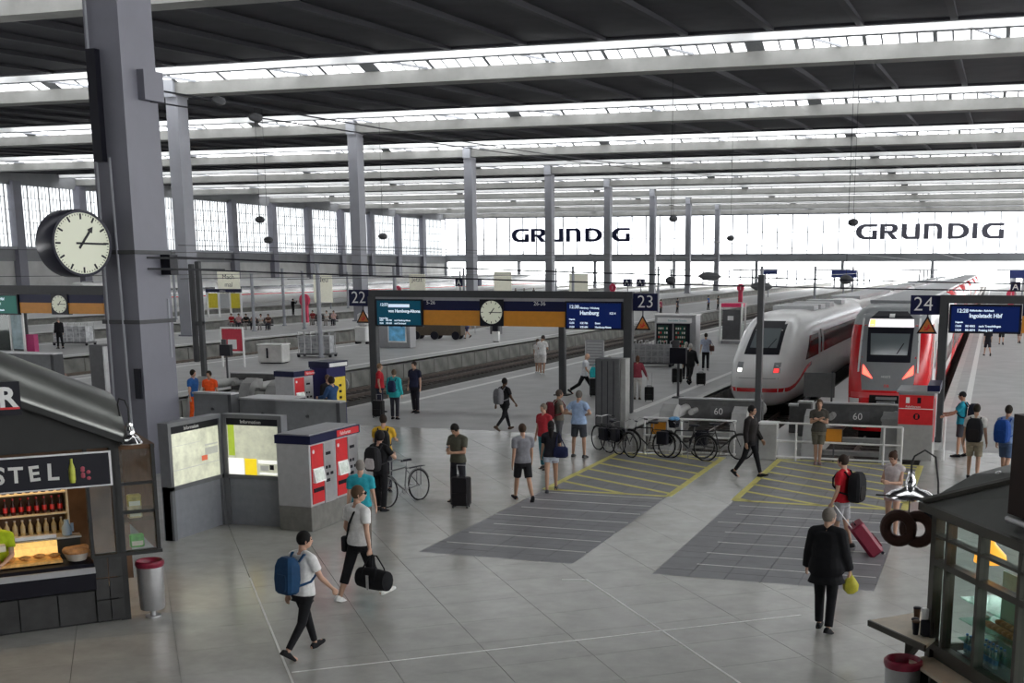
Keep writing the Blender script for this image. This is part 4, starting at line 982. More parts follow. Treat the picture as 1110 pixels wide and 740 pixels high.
t = thing('handbag', 'black handbag beside the grey pillar', 'bag', (-14.9,47.0,.62)); MB().ell((0,0,0.16),(.14,.09,.18),12,8).build('bag', cm(BLK), t); MB().tube([(-.06,0,.3),(0,0,.5),(.06,0,.3)],.012).build('strap', cm(BLK), t)
person('woman in red blouse and white trousers pulling a small suitcase', (-13.25,46.8), -10, 1.72, ('long',(.28,.05,.07)), ('trousers',(.62,.60,.57)), (.1,.08,.06), ('bob',(.10,.05,.03)), lod=1, pose=dict(stride=6, armR=(-10,25,20,0), armL=(0,8,12,0)))
suitcase('small black suitcase with raised handle behind the woman in red blouse', (-12.6,46.2), .2, (.012,.012,.012), .36,.52,.24,.55)
person('white-haired woman in white top standing before the vending machines', (-13.55,56.2), 5, 1.72, ('tee',(.70,.70,.69)), ('trousers',(.03,.03,.035)), BLK, ('bob',(.50,.46,.40)), lod=1, fat=1.05, pose=STAND)
person('white-haired man in a dark suit standing before the vending machines', (-12.75,53.7), 8, 1.86, ('jacket',(.014,.014,.017)), ('trousers',(.02,.02,.022)), BLK, ('short',(.55,.55,.53)), lod=1, pose=WALK)
suitcase('black suitcase between the white-haired couple', (-13.4,53.9), .1, (.012,.012,.012), .46,.62,.28,.1)
suitcase('black trolley beside the leg of the man in the dark suit', (-12.15,53.3), .1, (.014,.014,.014), .4,.5,.26,.2)
t = thing('handbag', 'dark red handbag beside the white-haired woman', 'bag', (-13.95,55.9,0.01)); MB().ell((0,0,.17),(.18,.1,.18),12,8).build('bag', cm((.16,.02,.03)), t); MB().tube([(-.08,0,.3),(0,0,.5),(.08,0,.3)],.012).build('strap', cm((.16,.02,.03)), t)
p = person('man in light blue shirt and black trousers near the vending machines', (-13.75,61.3), -10, 1.87, ('shirt',(.42,.46,.58)), ('trousers',BLK), (.3,.3,.3), ('short',(.02,.015,.01)), lod=1, pose=STAND)
q = wpt(p,'shR'); t = thing('shoulder_bag', 'brown shoulder bag on the man in light blue shirt', 'bag', (q.x+.14,q.y-.1,q.z-.52)); MB().bbox(-.12,.12,-.06,.06,0,.28,.03).build('bag', cm((.12,.06,.05)), t); MB().tube([(-.08,0,.27),(-.1,.02,.55),(.08,0,.27)],.012).build('strap', cm((.12,.06,.05)), t)
person('man dressed all in black walking past the railing and slim post', (-5.56,30.1), 105, 1.82, ('long',(.010,.009,.010)), ('slim',(.010,.010,.012)), (.012,.012,.012), ('short',(.012,.01,.01)), 'tan', lod=0, pose=dict(stride=17, armL=(14,6,18,0), armR=(-6,6,16,0)))
person('man in dark tee and khaki shorts leaning on the railing with folded arms', (-4.2,32.65), 172, 1.72, ('tee',(.055,.05,.042)), ('shorts',(.11,.10,.075)), (.3,.2,.2), ('short',(.07,.045,.03)), 'tan', lod=0, fat=1.12, pose=CROSS)
p = person('man in red tee with a black backpack facing left', (-2.44,22.73), -72, 1.76, ('tee',(.42,.012,.022)), ('shorts',(.30,.30,.31)), (.05,.05,.05), ('short',(.03,.02,.014)), lod=0, pose=dict(stride=6, armL=(4,6,16,0), armR=(-6,8,20,0)))
backpack(p, 'black backpack on the man in red tee', (.012,.012,.013), 1.15)
p = person('stout man in long black coat and black trousers carrying a yellow bag', (-2.04,17.3), 10, 1.80, ('coat',(.010,.010,.014)), ('trousers',(.010,.010,.012)), BLK, ('short',(.17,.15,.13)), lod=0, fat=1.22, pose=dict(stride=8, armL=(4,14,14,0), armR=(6,12,14,0), heady=35), grip=(0,1))
q = wpt(p,'wrR'); t = thing('plastic_bag', 'crumpled yellow plastic bag in the hand of the man in black coat', 'bag', (q.x,q.y,q.z-.27)); MB().loft([[(r*math.cos(2*math.pi*i/9)*(1+.2*math.sin(i*2.3)),r*.6*math.sin(2*math.pi*i/9),z) for i in range(9)] for r, z in ((.05,0),(.11,.05),(.12,.14),(.07,.22),(.03,.27))]).build('bag', cm((.55,.50,.06),.4), t); MB().tube([(-.02,0,.26),(0,0,.33),(.02,0,.26)],.008).build('handle', cm((.55,.50,.06),.4), t)
suitcase('dark red suitcase pulled tilted on its wheels behind the man in red tee', (-1.72,22.4), rad(105), (.20,.008,.03), .46,.66,.28,.5, tilt=rad(-38))
person('woman in white lace top and pink shorts looking at her phone by the lamp', (-1.61,24.00), 205, 1.70, ('tank',(.52,.47,.47)), ('hotpants',(.55,.36,.33)), (.1,.05,.04), ('bun',(.05,.025,.015)), 'light', lod=0, pose=dict(stride=4, armL=(16,8,80,30), armR=(16,10,85,30), headp=24))
p = person('man in turquoise tee and dark cap facing the right ticket machine', (-.6,35.2), -80, 1.80, ('tee',(.02,.30,.42)), ('shorts',(.05,.05,.06)), BLK, ('cap',(.012,.012,.016)), 'tan', lod=1, pose=dict(stride=4, armR=(40,5,40,0), armL=(40,5,30,0)))
backpack(p, 'dark backpack on the man in turquoise tee', (.015,.018,.03), 1.1)
p = person('man in white tee and khaki shorts with a black backpack near the right gantry', (-.2,31.5), 5, 1.86, ('tee',(.62,.61,.58)), ('shorts',(.28,.24,.17)), BLK, ('short',(.02,.015,.01)), 'tan', lod=0, pose=dict(stride=8))
backpack(p, 'black backpack on the man in white tee near the right gantry', (.012,.012,.014), 1.15)
p = person('man in blue tee and denim shorts pulling a case, with a blue backpack', (.55,31.6), 25, 1.86, ('tee',(.20,.28,.46)), ('shorts',(.07,.11,.19)), (.05,.05,.05), ('short',(.02,.015,.01)), 'tan', lod=0, pose=dict(stride=14, armR=(10,40,30,0)))
backpack(p, 'bright blue backpack on the man in blue tee', (.012,.06,.26), 1.1)
person('dark-haired woman in pink top behind the right kiosk roof', (1.15,29.8), 200, 1.62, ('tee',(.50,.30,.30)), ('trousers',(.4,.3,.3)), BLK, ('bun',(.01,.008,.008)), 'tan', lod=1, pose=STAND)
t = thing('straw_hat', 'straw hat hanging on the chest of the woman in pink', 'hat', (1.05,29.4,1.0)); MB().lathe([(0,.12),(.1,.115),(.115,.02),(.21,0),(.21,-.008),(0,-.008)], n=22).build('hat', cm((.42,.28,.14)), t); t.rotation_euler = (rad(60),0,.3)
for (x,y,f,lab,tc,bc) in ((-.1,76.5,-10,'walker in dark clothes nearest the right gantry on the far right platform',(.015,.015,.02),(.02,.02,.03)),(.75,88,0,'dark-clothed person farther along the right platform, left one',(.02,.02,.03),(.02,.02,.02)),(1.95,90,10,'person in grey dress farther along the right platform, right one',(.08,.08,.09),(.3,.2,.16))):
    person(lab, (x,y), f, 1.74, ('tee',tc), ('shorts',bc), lod=2, pose=WALK)
person('person in red shirt talking beside the left gantry post', (-20.9,39.6), 70, 1.76, ('tee',(.42,.02,.03)), ('trousers',(.03,.03,.05)), hair=('short',(.20,.12,.07)), lod=1, fat=1.1, pose=STAND)
person('stout man in dark navy shirt and trousers beside the person in red shirt', (-19.65,39.9), 190, 1.84, ('tee',(.016,.018,.04)), ('trousers',(.016,.016,.022)), BLK, ('short',(.02,.015,.012)), lod=1, fat=1.15, pose=STAND)
p = person('person in turquoise jacket with a navy rucksack near the left gantry post', (-19.5,38.0), -5, 1.70, ('jacket',(.03,.36,.38)), ('trousers',(.03,.03,.04)), BLK, ('short',(.12,.08,.05)), lod=1, fat=1.05, pose=STAND)
backpack(p, 'small navy rucksack on the turquoise jacket', (.015,.025,.07), .85)
suitcase('black trolley case left of the person in turquoise jacket', (-20.25,38.2), 0, (.012,.012,.012), .4,.55,.28,.2)
person('person in black standing on the left platform beside grey luggage trolleys', (-57.3,65.0), -70, 1.98, ('long',BLK), ('trousers',BLK), BLK, ('short',(.35,.33,.31)), lod=2, pose=STAND)
person('woman in a straw sun hat behind the left kiosk roof', (-31.9,36.0), 150, 1.70, ('tee',(.35,.24,.2)), ('trousers',(.2,.2,.2)), hair=('hat',(.50,.42,.30)), lod=1, pose=dict(armL=(40,30,40,0)))
person('worker in orange vest and dark trousers behind the grey barrier', (-24.7,34.8), 170, 1.78, ('tee',(.85,.10,.02)), ('trousers',(.03,.03,.05)), hair=('short',(.02,.015,.01)), skin='tan', lod=1, pose=STAND, extra=('face',))
person('worker in blue shirt and orange trousers at the edge of the big column', (-25.35,34.8), 90, 1.80, ('tee',(.03,.12,.35)), ('trousers',(.85,.12,.02)), hair=('short',(.02,.015,.01)), lod=2, pose=STAND)
person('person in blue checked shirt using the rear ticket machine', (-19.75,34.2), -75, 1.76, ('long',(.03,.07,.16)), ('trousers',(.02,.02,.03)), hair=('curly',(.03,.02,.014)), lod=1, pose=dict(armL=(30,5,50,0), armR=(30,5,50,0)))
person('person in dark jacket standing close to the rear ticket machine', (-20.3,34.9), 120, 1.76, ('long',(.015,.015,.017)), ('trousers',(.02,.02,.03)), hair=('short',(.12,.08,.05)), lod=1, pose=STAND, extra=('face',))
# ================================================================ kiosks, boards, machines near the camera
m_kd = M('kiosk_dark_grey', (.035,.036,.036), .5, var=.06, scale=2); m_ks = M('kiosk_sheet', (.16,.165,.155), .28, .6, var=.10, scale=1.2)
m_tile = M('kiosk_tile', (.05,.05,.05), .5, var=.15, scale=3); m_wood = M('light_wood', (.62,.54,.42), .45, var=.10, scale=3)
m_warm = M('warm_lamp', (1.,.66,.30), .5, var=0, emit=2.); m_clear = Mglass('clear_glass', (.90,.94,.92), .98, .03)
m_shelf = M('shelf_white', (.62,.56,.44), .5, var=.05); m_brn = M('brown_interior', (.11,.065,.04), .6, var=.15, scale=3)
def lamp_dome(name, label, loc, r, hook):
    t = thing(name, label, 'lamp', loc)
    MB().lathe([(.02,.30),(.045,.30),(.05,.22),(.065,.2),(.07,.12),(.12,.09),(r*.75,.06),(r,.0),(r*1.0,-.015),(r*.96,-.01),(r*.6,.03),(.05,.06),(0,.06)], n=26).build('shade', m_chrome, t)
    MB().tube(hook, .012, 8).build('bracket', m_kd, t)
    MB().ell((0,0,.02),(.035,.035,.04),10,8).build('bulb', M('bulb_warm',(1,.8,.5),.4,var=0,emit=1.5), t)
    return t
# ---- left snack kiosk
A48 = math.atan2(.749,.663); ca, sa = math.cos(A48), math.sin(A48)
def KLw(x, y, z): return (-12.07+ca*x-sa*y, 14.63+sa*x+ca*y, z)
KL = thing('snack_kiosk', 'dark grey snack kiosk with a black chalk-lettered sign and lit counter at the left edge', 'kiosk', (-12.07,14.63,0), math.atan2(.749,.663))
MB().box(-5,-.1,.05,.12,0,.52).build('base_wall', M('tile_joint',(.03,.03,.03),.8), KL, smooth=False)
for i in range(9): MB().box(-.44-.52*(i+1)+.02,-.44-.52*i,.02,.06,.03,.5).build('base_tile', m_tile, KL, smooth=False)
for i in range(2):
    for j in range(3): MB().box(-.42+.2*i,-.235+.2*i,-.01,.04,.03+.33*j,.34+.33*j).build('base_tile', m_tile, KL, smooth=False)
MB().loft([[(x,-.10,.55),(x,-.13,.80),(x,.0,.92),(x,.35,.95),(x,.35,.5),(x,.0,.5)] for x in (-5,-.42)]).build('counter_front', m_blk, KL, smooth=False)
MB().loft([[(x,-.14,.80),(x,-.11,.88),(x,-.07,.88),(x,-.11,.80)] for x in (-5,-.42)]).build('counter_rail', m_grey, KL, smooth=False)
for x, w in ((-.42,.05),(-.06,.06),(0.0,.09),(.52,.05)): MB().box(x-w/2,x+w/2,0,.1,0 if abs(x) < .1 else 1.0,2.62).build('post', m_kd, KL, smooth=False)
MB().box(-.44,.56,-.02,.14,.98,1.03).build('ledge', m_kd, KL, smooth=False)
for z in (2.05,1.62): MB().box(-.03,.54,.02,.08,z-.02,z+.02).build('glazing_bar', m_kd, KL, smooth=False)
MB().box(-.39,-.1,.04,.05,1.03,2.06).build('glass_pane', m_clear, KL, smooth=False); MB().box(.04,.5,.04,.05,1.03,2.56).build('glass_pane', m_clear, KL, smooth=False)
MB().box(-5,.55,2.6,2.7,0,2.6).build('back_wall', m_brn, KL, smooth=False); MB().box(.5,.56,.1,2.6,1.0,2.6).build('side_wall', m_brn, KL, smooth=False)
MB().box(-5,.56,.05,2.6,2.56,2.62).build('soffit', m_brn, KL, smooth=False); MB().box(-5,-.4,.36,2.6,0,.03).build('inner_floor', m_kd, KL, smooth=False)
MB().box(-3.2,-.5,.9,2.2,2.50,2.54).build('ceiling_lamp', m_warm, KL, smooth=False)
sg = MB().box(-5,-.1,-.06,.04,2.08,2.57).build('sign_board', m_blk, KL, smooth=False)
fr = MB(); fr.box(-5,-.08,-.075,-.05,2.555,2.58); fr.box(-5,-.08,-.075,-.05,2.07,2.09); fr.box(-.11,-.08,-.075,-.05,2.09,2.555); tag(fr.build('sign_frame', m_alu, KL, smooth=False), kind='stuff')
for ch, x, rz_, s_ in (('S',-1.66,.1,.34),('T',-1.45,.02,.31),('E',-1.19,-.05,.30),('L',-.96,.03,.33)):
    o = text('letter', ch, s_, M('chalk_white',(.62,.62,.60),.8,var=0), sg, (x,-.065,2.22), bold=.008); o.rotation_euler = (math.pi/2,rz_,0)
pb = MB(); pb.lathe([(0,2.15),(.035,2.15),(.045,2.2),(.045,2.36),(.02,2.44),(.02,2.5),(0,2.5)], c=(-.62,-.065,0), n=12); pb.xf(Matrix.Identity(4)); pb.build('painted_bottle', M('bottle_yellow',(.45,.48,.06),.5,var=.2), sg)
for k in range(6): MB().ell((-.45+.05*math.cos(k*2.1),-.066,2.2+.03*k),(.03,.006,.028),8,6).build('painted_flower', M('flower_pink',(.35,.06,.09),.6), sg)
# pediment and sheet roof
MB().prism([(-5,2.6),(.06,2.62),(.08,2.7),(-2.5,3.9),(-5,3.9)], -.02, .06, 'xz').build('pediment', m_kd, KL, smooth=False)
rf = MB(); rk = [(.14,2.70),(-1.3,3.37),(-2.6,3.95),(-5,3.95)]
rf.loft([[(x,-.12+1.2*(1-math.cos(a)),z+.62*math.sin(a)) for x, z in rk]+[(x,-.12+1.2*(1-math.cos(a))+.02,z+.62*math.sin(a)-.05) for x, z in reversed(rk)] for a in [math.pi/2*i/8 for i in range(9)]], caps=True)
rf.build('sheet_roof', m_ks, KL)
MB().bar((.16,-.15,2.70),(-2.6,-.15,3.96),.08,.07,up=(0,1,0)).build('rake_trim', m_kd, KL, smooth=False)
for k in range(3): MB().ell((-.35-.42*k,-.02,3.02+.19*k),(.035,.035,.03),8,6).build('bolt_lamp', m_chrome, KL)
br = thing('roof_sign', 'black sign with a white letter and a red underline above the left kiosk', 'sign', KLw(-1.95,-.22,3.2), A48)
MB().box(-1.2,.72,-.12,-.06,0,.46).build('board', m_blk, br, smooth=False); text('letter', 'R', .38, m_white, br, (.44,-.125,0.12), bold=.012); MB().box(-.9,.7,-.128,-.12,.08,.11).build('underline', m_red, br, smooth=False); MB().box(-.1,-.04,-.06,.3,-.1,.4).build('bracket', m_kd, br, smooth=False)
# shelves and goods (things of their own)
sh = thing('bottle_shelf', 'lit wall shelf with three boards inside the left kiosk', 'shelf', KLw(-1.55,1.5,.55), A48)
MB().box(-.85,1.0,-.2,.14,-.52,0).build('cupboard', m_brn, sh, smooth=False)
MB().box(-.85,1.0,.1,.14,0,1.95).build('back_panel', m_brn, sh, smooth=False)
for z in (.60,.93,1.26): MB().box(-.85,1.0,-.2,.1,z-.02,z).build('board', m_shelf, sh, smooth=False)
for x in (-.85,.98): MB().box(x,x+.03,-.2,.1,0,1.95).build('side', m_shelf, sh, smooth=False)
def bottle_mesh(nm, h, r, mats):
    b = MB(); b.lathe([(0,0),(r,0),(r,h*.6),(r*.4,h*.8),(r*.38,h*.93),(r*.42,h),(0,h)], n=10); b.m = 1; b.lathe([(r*1.03,h*.2),(r*1.03,h*.5)], n=10); b.m = 2; b.lathe([(r*.46,h*.92),(r*.46,h*1.02),(0,h*1.02)], n=10)
    return b.mesh(nm, mats)
def bm_(n, c): return M('glass_'+n, c, .2, var=0)
kinds = [bottle_mesh('bottle',.26,.036,[bm_('dark',(.03,.015,.01)),bm_('label',(.7,.62,.4)),bm_('capy',(.5,.4,.1))]), bottle_mesh('bottle',.25,.034,[bm_('cola',(.05,.01,.008)),bm_('labelr',(.65,.02,.02)),bm_('capr',(.6,.02,.02))]), bottle_mesh('bottle',.24,.038,[bm_('beige',(.6,.45,.22)),bm_('labelb',(.6,.5,.3)),bm_('capw',(.6,.55,.5))])]
for row, (z, kd, lab) in enumerate(((1.26,0,'dark bottle with pale label on the left kiosk top shelf'),(.93,1,'cola bottle with red label on the left kiosk middle shelf'),(.60,2,'beige drink bottle on the left kiosk lower shelf'))):
    for i in range(16):
        o = obj('bottle', kinds[kd], None, KLw(-1.55-.75+.11*i,1.5-.08,.55+z), A48); tag(o, lab+f', {ORD[15-i]} from right', 'bottle', ('top','middle','lower')[row]+' shelf bottles in the left kiosk')
dc = thing('display_case', 'counter display case glowing amber inside the left kiosk', 'display case', KLw(-1.6,.15,.95), A48)
MB().box(-1.2,.78,0,.55,0,.04).build('tray', M('amber_tray',(.75,.42,.12),.5,var=.3,scale=9), dc, smooth=False); MB().box(-1.2,.78,.5,.53,.04,.24).build('back', M('amber_back',(.7,.40,.12),.5,emit=.5,var=.3,scale=8), dc, smooth=False)
MB().box(-1.2,.78,-.02,.5,.26,.28).build('glass_top', m_clear, dc, smooth=False); MB().box(-1.2,.78,.5,.62,.26,.33).build('rear_shelf', m_alu, dc, smooth=False)
for i in range(9): tag(MB().ell((0,0,.035),(.085,.045,.035),10,6).build('pastry', M('pastry_crust',(.55,.28,.08),.6,var=.25,scale=20), None, KLw(-2.5+.2*i,.38+.05*(i%2),.99), A48), f'golden pastry in the amber display case of the left kiosk, {ORD[8-i]} from the right', 'pastry', 'pastries in the left kiosk case')
bk_ = thing('bread_basket', 'round basket with a baguette sandwich on the left kiosk counter', 'basket', KLw(-.62,.2,.96), A48)
MB().lathe([(.0,0),(.13,0),(.17,.1),(.18,.11),(.165,.1),(.125,.015),(0,.015)], n=18).build('basket', M('basket_pale',(.5,.46,.4),.6), bk_); MB().cap((-.14,0,.15),(.13,.02,.17),.055,.05,12).build('bread', M('crust',(.42,.20,.07),.6,var=.2,scale=14), bk_); MB().cap((-.1,-.05,.12),(.14,-.05,.12),.045,.045,12).build('bread', M('crust',(.42,.20,.07),.6), bk_)
for x, lab in ((-2.2,'left'),(-2.0,'right')):
    t = thing('paper_box', f'small pale paper box on the left kiosk counter, {lab} one', 'box', KLw(x+.35,.0,1.24), A48); MB().bbox(-.08,.08,-.06,.06,0,.1,.01).build('box', m_wood, t, smooth=False); MB().box(-.06,.06,-.062,-.06,.02,.07).build('print', m_shelf, t, smooth=False)
t = thing('soap_jug', 'blue and clear jug standing before the kiosk bottles', 'jug', KLw(-.62,1.08,1.165), A48); MB().lathe([(0,0),(.07,0),(.075,.12),(.04,.18),(.035,.24),(0,.24)], n=14).build('jug', M('blue_jug',(.25,.36,.52),.3), t); MB().box(.06,.1,-.01,.01,.05,.18).build('handle', M('blue_jug',(.25,.36,.52),.3), t, smooth=False)
t = thing('cabinet', 'low inner counter behind the display case of the left kiosk', 'counter', KLw(-1.7,1.0,.03), A48); MB().box(-1.3,1.25,0,.18,0,1.1).build('body', m_kd, t, smooth=False); MB().box(-1.32,1.27,-.02,.2,1.1,1.13).build('top', m_alu, t, smooth=False)
for k, (z, c_, lab) in enumerate(((1.05,(.08,.35,.05),'green and white pack on the lowest glass shelf of the left kiosk vitrine'),(1.5,(.45,.35,.2),'tan packet behind the vitrine glass of the left kiosk'),(1.66,(.4,.3,.06),'yellow packet on the upper vitrine shelf of the left kiosk'))):
    t = thing('snack_packet', lab, 'packet', KLw(.24,.2,z), A48); MB().bbox(-.1,.1,-.04,.06,0,.2,.015).build('pack', M('pack%d'%k,c_,.5,var=.2,scale=10), t, smooth=False); MB().box(-.08,.08,-.045,-.04,.03,.1).build('print', m_shelf, t, smooth=False)
for z in (1.48,1.64): tag(MB().box(.03,.5,.08,.35,z-.012,z).build('glass_shelf', m_clear, KL, smooth=False))
p = person('vendor in a lime green shirt behind the left kiosk counter', KLw(-1.62,.62,0)[:2], 150, 1.70, ('tee',(.40,.52,.02)), ('trousers',BLK), BLK, ('short',(.03,.02,.015)), lod=1, pose=dict(armL=(30,10,50,20), armR=(30,10,50,20), lean=12))
p.location.z = .0
lamp_dome('kiosk_lamp', 'chrome dome lamp on a bent hook at the corner of the left kiosk', KLw(.2,-.12,2.68), .17, [(0,0,.3),(0,0,.5),(-.05,0,.62),(-.15,0,.64),(-.22,.05,.55),(-.2,.1,.1)])
def litter_bin(label, loc, sign=False):
    t = thing('litter_bin', label, 'bin', loc)
    MB().lathe([(0,.12),(.17,.12),(.185,.16),(.195,.82),(.18,.82),(.17,.2),(0,.2)], n=24).build('drum', m_alu, t)
    MB().lathe([(.2,.78),(.215,.82),(.21,.86),(.19,.875),(.165,.84),(.16,.7)], n=24).build('liner', M('red_liner',(.23,.01,.035),.35,var=.15,scale=12,bump=.5), t)
    MB().cyl((0,0,0),(0,0,.14),.04).build('foot', m_alu, t); MB().lathe([(0,0),(.12,0),(.12,.02),(0,.02)], n=18).build('base', m_alu, t)
    if sign: MB().loft([[(.2*math.sin(a),-.2*math.cos(a),z) for a in (-.75,-.5,-.25,0,.1)] for z in (.4,.62)], caps=False, closed=False).build('sticker', m_white, t)
    return t
litter_bin('round steel bin with dark red liner beside the left kiosk', (-11.83,14.9,0))
litter_bin('round steel bin with dark red liner below the right kiosk shelf', (-.70,13.42,.05), True)
# ---- information boards
def info_board(label, loc, rz, w, paint):
    t = thing('information_board', label, 'board', loc, rz)
    MB().box(0,w,.0,.16,0,1.0).build('plinth', M('board_grey',(.22,.23,.255),.5,var=.06), t, smooth=False)
    for a, b, c, d in ((0,w,2.2,2.28),(0,w,.97,1.05)): MB().box(a,b,-.05,.18,c,d).build('frame_rail', M('board_frame',(.14,.145,.155),.4), t, smooth=False)
    for a in (0,w-.09): MB().box(a,a+.09,-.05,.18,.0,2.2).build('frame_post', M('board_frame',(.14,.145,.155),.4), t, smooth=False)
    MB().box(.09,w-.09,-.02,.1,2.06,2.2).build('header', m_blk, t, smooth=False)
    text('header_text', 'Information', .10, m_white, t, (w*.3,-.025,2.1))
    mp = M('lit_map', (.55,.56,.44), .6, var=.22, scale=3.2, emit=.24); s = MB().box(.09,w-.09,-.015,.06,1.05,2.06).build('lit_map', mp, t, smooth=False)
    for a, b, c, d, m in paint: MB().box(.09+a*(w-.18),.09+b*(w-.18),-.019,-.015,1.05+c*1.01,1.05+d*1.01).build('print', m, s, smooth=False)
pgr = M('print_green',(.42,.55,.05),.6,emit=.2); pye = M('print_yellow',(.85,.62,.02),.6,emit=.3); pre = M('print_red',(.6,.12,.06),.6,emit=.2); pgy = M('print_grey',(.45,.46,.42),.6,emit=.15); pwh = M('print_white',(.85,.85,.8),.6,emit=.35)
info_board('lit information board with a city map, left panel of the pair', (-14.78,19.35,0), math.pi/2, 1.72, [(.62,.74,.36,.46,pre),(.70,.97,.64,.67,pgy),(.70,.97,.46,.60,pgy),(0,1,.285,.30,pgy),(.02,.6,.75,.757,pgy)])
info_board('lit information board with a yellow sheet, right panel of the pair', (-14.72,21.1,0), .03, 1.36, [(.02,.14,.38,1,pgr),(.32,.55,0,.33,pye),(0,.3,0,.33,pwh),(.58,1,.24,.31,pwh),(.6,.98,.02,.06,pwh),(.80,.88,.12,.22,m_blk),(.62,.78,.1,.2,pgy)])
# ---- ticket machines
def ticket_machine(t, y0, w, x):
    """front faces +x of its root"""
    MB().box(x,x+.015,y0+.06,y0+w*.52,.55,1.72).build('red_panel', m_red, t, smooth=False)
    MB().box(x,x+.02,y0+w*.54,y0+w-.04,.5,1.72).build('steel_panel', m_alu, t, smooth=False)
    MB().loft([[(x+.015,y0+.09,z0),(x+.015,y0+w*.5,z0),(x+.015+d_,y0+w*.5,z0),(x+.015+d_,y0+.09,z0)] for z0, d_ in ((.98,.07),(1.26,.015))]).build('screen_bezel', m_white, t, smooth=False)
    MB().loft([[(x+.02+d_,y0+.13,z0),(x+.02+d_,y0+w*.46,z0),(x+.024+d_,y0+w*.46,z0),(x+.024+d_,y0+.13,z0)] for z0, d_ in ((1.01,.065),(1.23,.018))]).build('screen', M('machine_screen',(.42,.46,.42),.2,emit=.2,var=.2,scale=9), t, smooth=False)
    MB().box(x+.015,x+.03,y0+.1,y0+w*.48,.78,.86).build('delivery_tray', m_blk, t, smooth=False)
    for z, a, b in ((1.5,.62,.8),(1.22,.6,.66),(1.22,.72,.78),(1.08,.62,.7),(1.08,.78,.88),(.95,.6,.74)): MB().box(x+.02,x+.03,y0+a*w,y0+b*w,z-.03,z+.03).build('slot', m_blk, t, smooth=False)
    MB().lathe([(0,.02),(.04,.02),(.04,.0)], c=(x,y0+.14,1.6), n=12, axis='x').build('emblem', m_white, t)
def machine_block(label, loc, rz, n, mats=None):
    t = thing('ticket_machine', label, 'machine', loc, rz); L = n*.98
    MB().bbox(-.74,0,0,L,.0,.5,.01).build('plinth', M('machine_plinth',(.20,.195,.18),.45,.3,var=.1), t, smooth=False)
    MB().bbox(-.74,0,0,L,.5,1.76,.01).build('body', M('machine_grey',(.42,.42,.43),.5,var=.05), t, smooth=False)
    MB().box(-.76,.05,-.02,L+.02,1.76,1.93).build('canopy', m_navy, t, smooth=False); MB().box(-.72,.0,.03,L-.03,1.93,1.95).build('roof', m_grey, t, smooth=False)
    MB().box(.05,.06,L*.52,L*.98,1.78,1.91).build('red_band', m_red, t, smooth=False)
    o = text('band_text', 'Fahrkarten', .1, m_white, t, (.062,L*.58,1.81)); o.rotation_euler = (math.pi/2,0,math.pi/2)
    for k in range(n): ticket_machine(t, k*.98, .98, 0)
    return t
machine_block('pair of red and grey ticket machines next to the information boards', (-12.64,20.9,0), 0, 2)
machine_block('rear red and grey ticket machine beside the yellow one', (-20.95,33.9,0), rad(-8), 1)
t = thing('ticket_machine', 'yellow and blue ticket machine behind the grey barrier', 'machine', (-20.55,35.3,0), rad(-8))
MB().bbox(-.7,0,0,1.0,0,2.0,.01).build('body', M('machine_navy',(.02,.02,.09),.4), t, smooth=False); MB().box(-.72,.08,-.02,1.02,1.95,2.15).build('canopy', m_navy, t, smooth=False); MB().box(.08,.09,.05,.98,1.98,2.1).build('canopy_stripe', m_white, t, smooth=False)
MB().prism([(.05,.35),(.95,.75),(.95,1.62),(.05,1.62)], 0, .015, 'yz').build('yellow_face', M('machine_yellow',(.75,.55,.03),.5), t, smooth=False)
MB().prism([(.05,.7),(.4,1.62),(.05,1.62)], .016, .02, 'yz').build('white_corner', m_white, t, smooth=False); MB().lathe([(0,.03),(.12,.03),(.12,.0)], c=(0,.25,.5), n=16, axis='x').build('red_disc', m_red, t)
for z in (1.3,1.1,.9): MB().box(.015,.03,.6,.72,z,z+.08).build('slot', m_blk, t, smooth=False)
# right ticket machine by gantry 24
t = thing('ticket_machine', 'red and grey ticket machine in front of the red train', 'machine', (-1.32,34.15,0), 0)
MB().bbox(-.95,0,0,1.55,0,.98,.01).build('body', M('machine_pale',(.36,.355,.34),.5,var=.06), t, smooth=False); MB().bbox(-.95,0,0,1.55,.98,1.85,.01).build('upper_body', m_grey, t, smooth=False)
MB().box(-.93,-.02,-.015,0,.98,1.40).build('red_panel', m_red, t, smooth=False); MB().box(-.93,-.02,-.015,0,1.42,1.78).build('red_panel', m_red, t, smooth=False)
MB().box(-.93,-.02,-.018,-.015,1.40,1.42).build('seam', m_white, t, smooth=False); text('caption', 'Fahrkarten', .09, m_white, t, (-.75,-.02,1.44))
g = MB(); g.lathe([(0,-.02),(.09,-.02),(.09,-.015)], c=(-.45,0,1.2), n=14, axis='y'); g.build('dial', m_blk, t); MB().box(-.48,-.42,-.025,-.02,1.14,1.26).build('mark', m_red, t, smooth=False)
for x in (-.75,-.45): MB().box(x,x+.1,-.02,-.015,1.56,1.72).build('pictogram', m_white if x < -.6 else m_blk, t, smooth=False)
MB().box(-1.0,.12,-.08,1.65,1.85,1.9).build('roof', m_grey, t, smooth=False); MB().box(-.2,.13,-.06,1.66,1.9,2.06).build('canopy', m_navy, t, smooth=False); MB().box(0,.015,.1,.7,.5,1.7).build('red_side', m_red, t, smooth=False); MB().box(0,.02,.8,1.45,.5,1.7).build('steel_side', m_alu, t, smooth=False)
MB().cyl((.3,.2,0),(.3,.2,1.2),.03).build('guard_post', m_white, t)
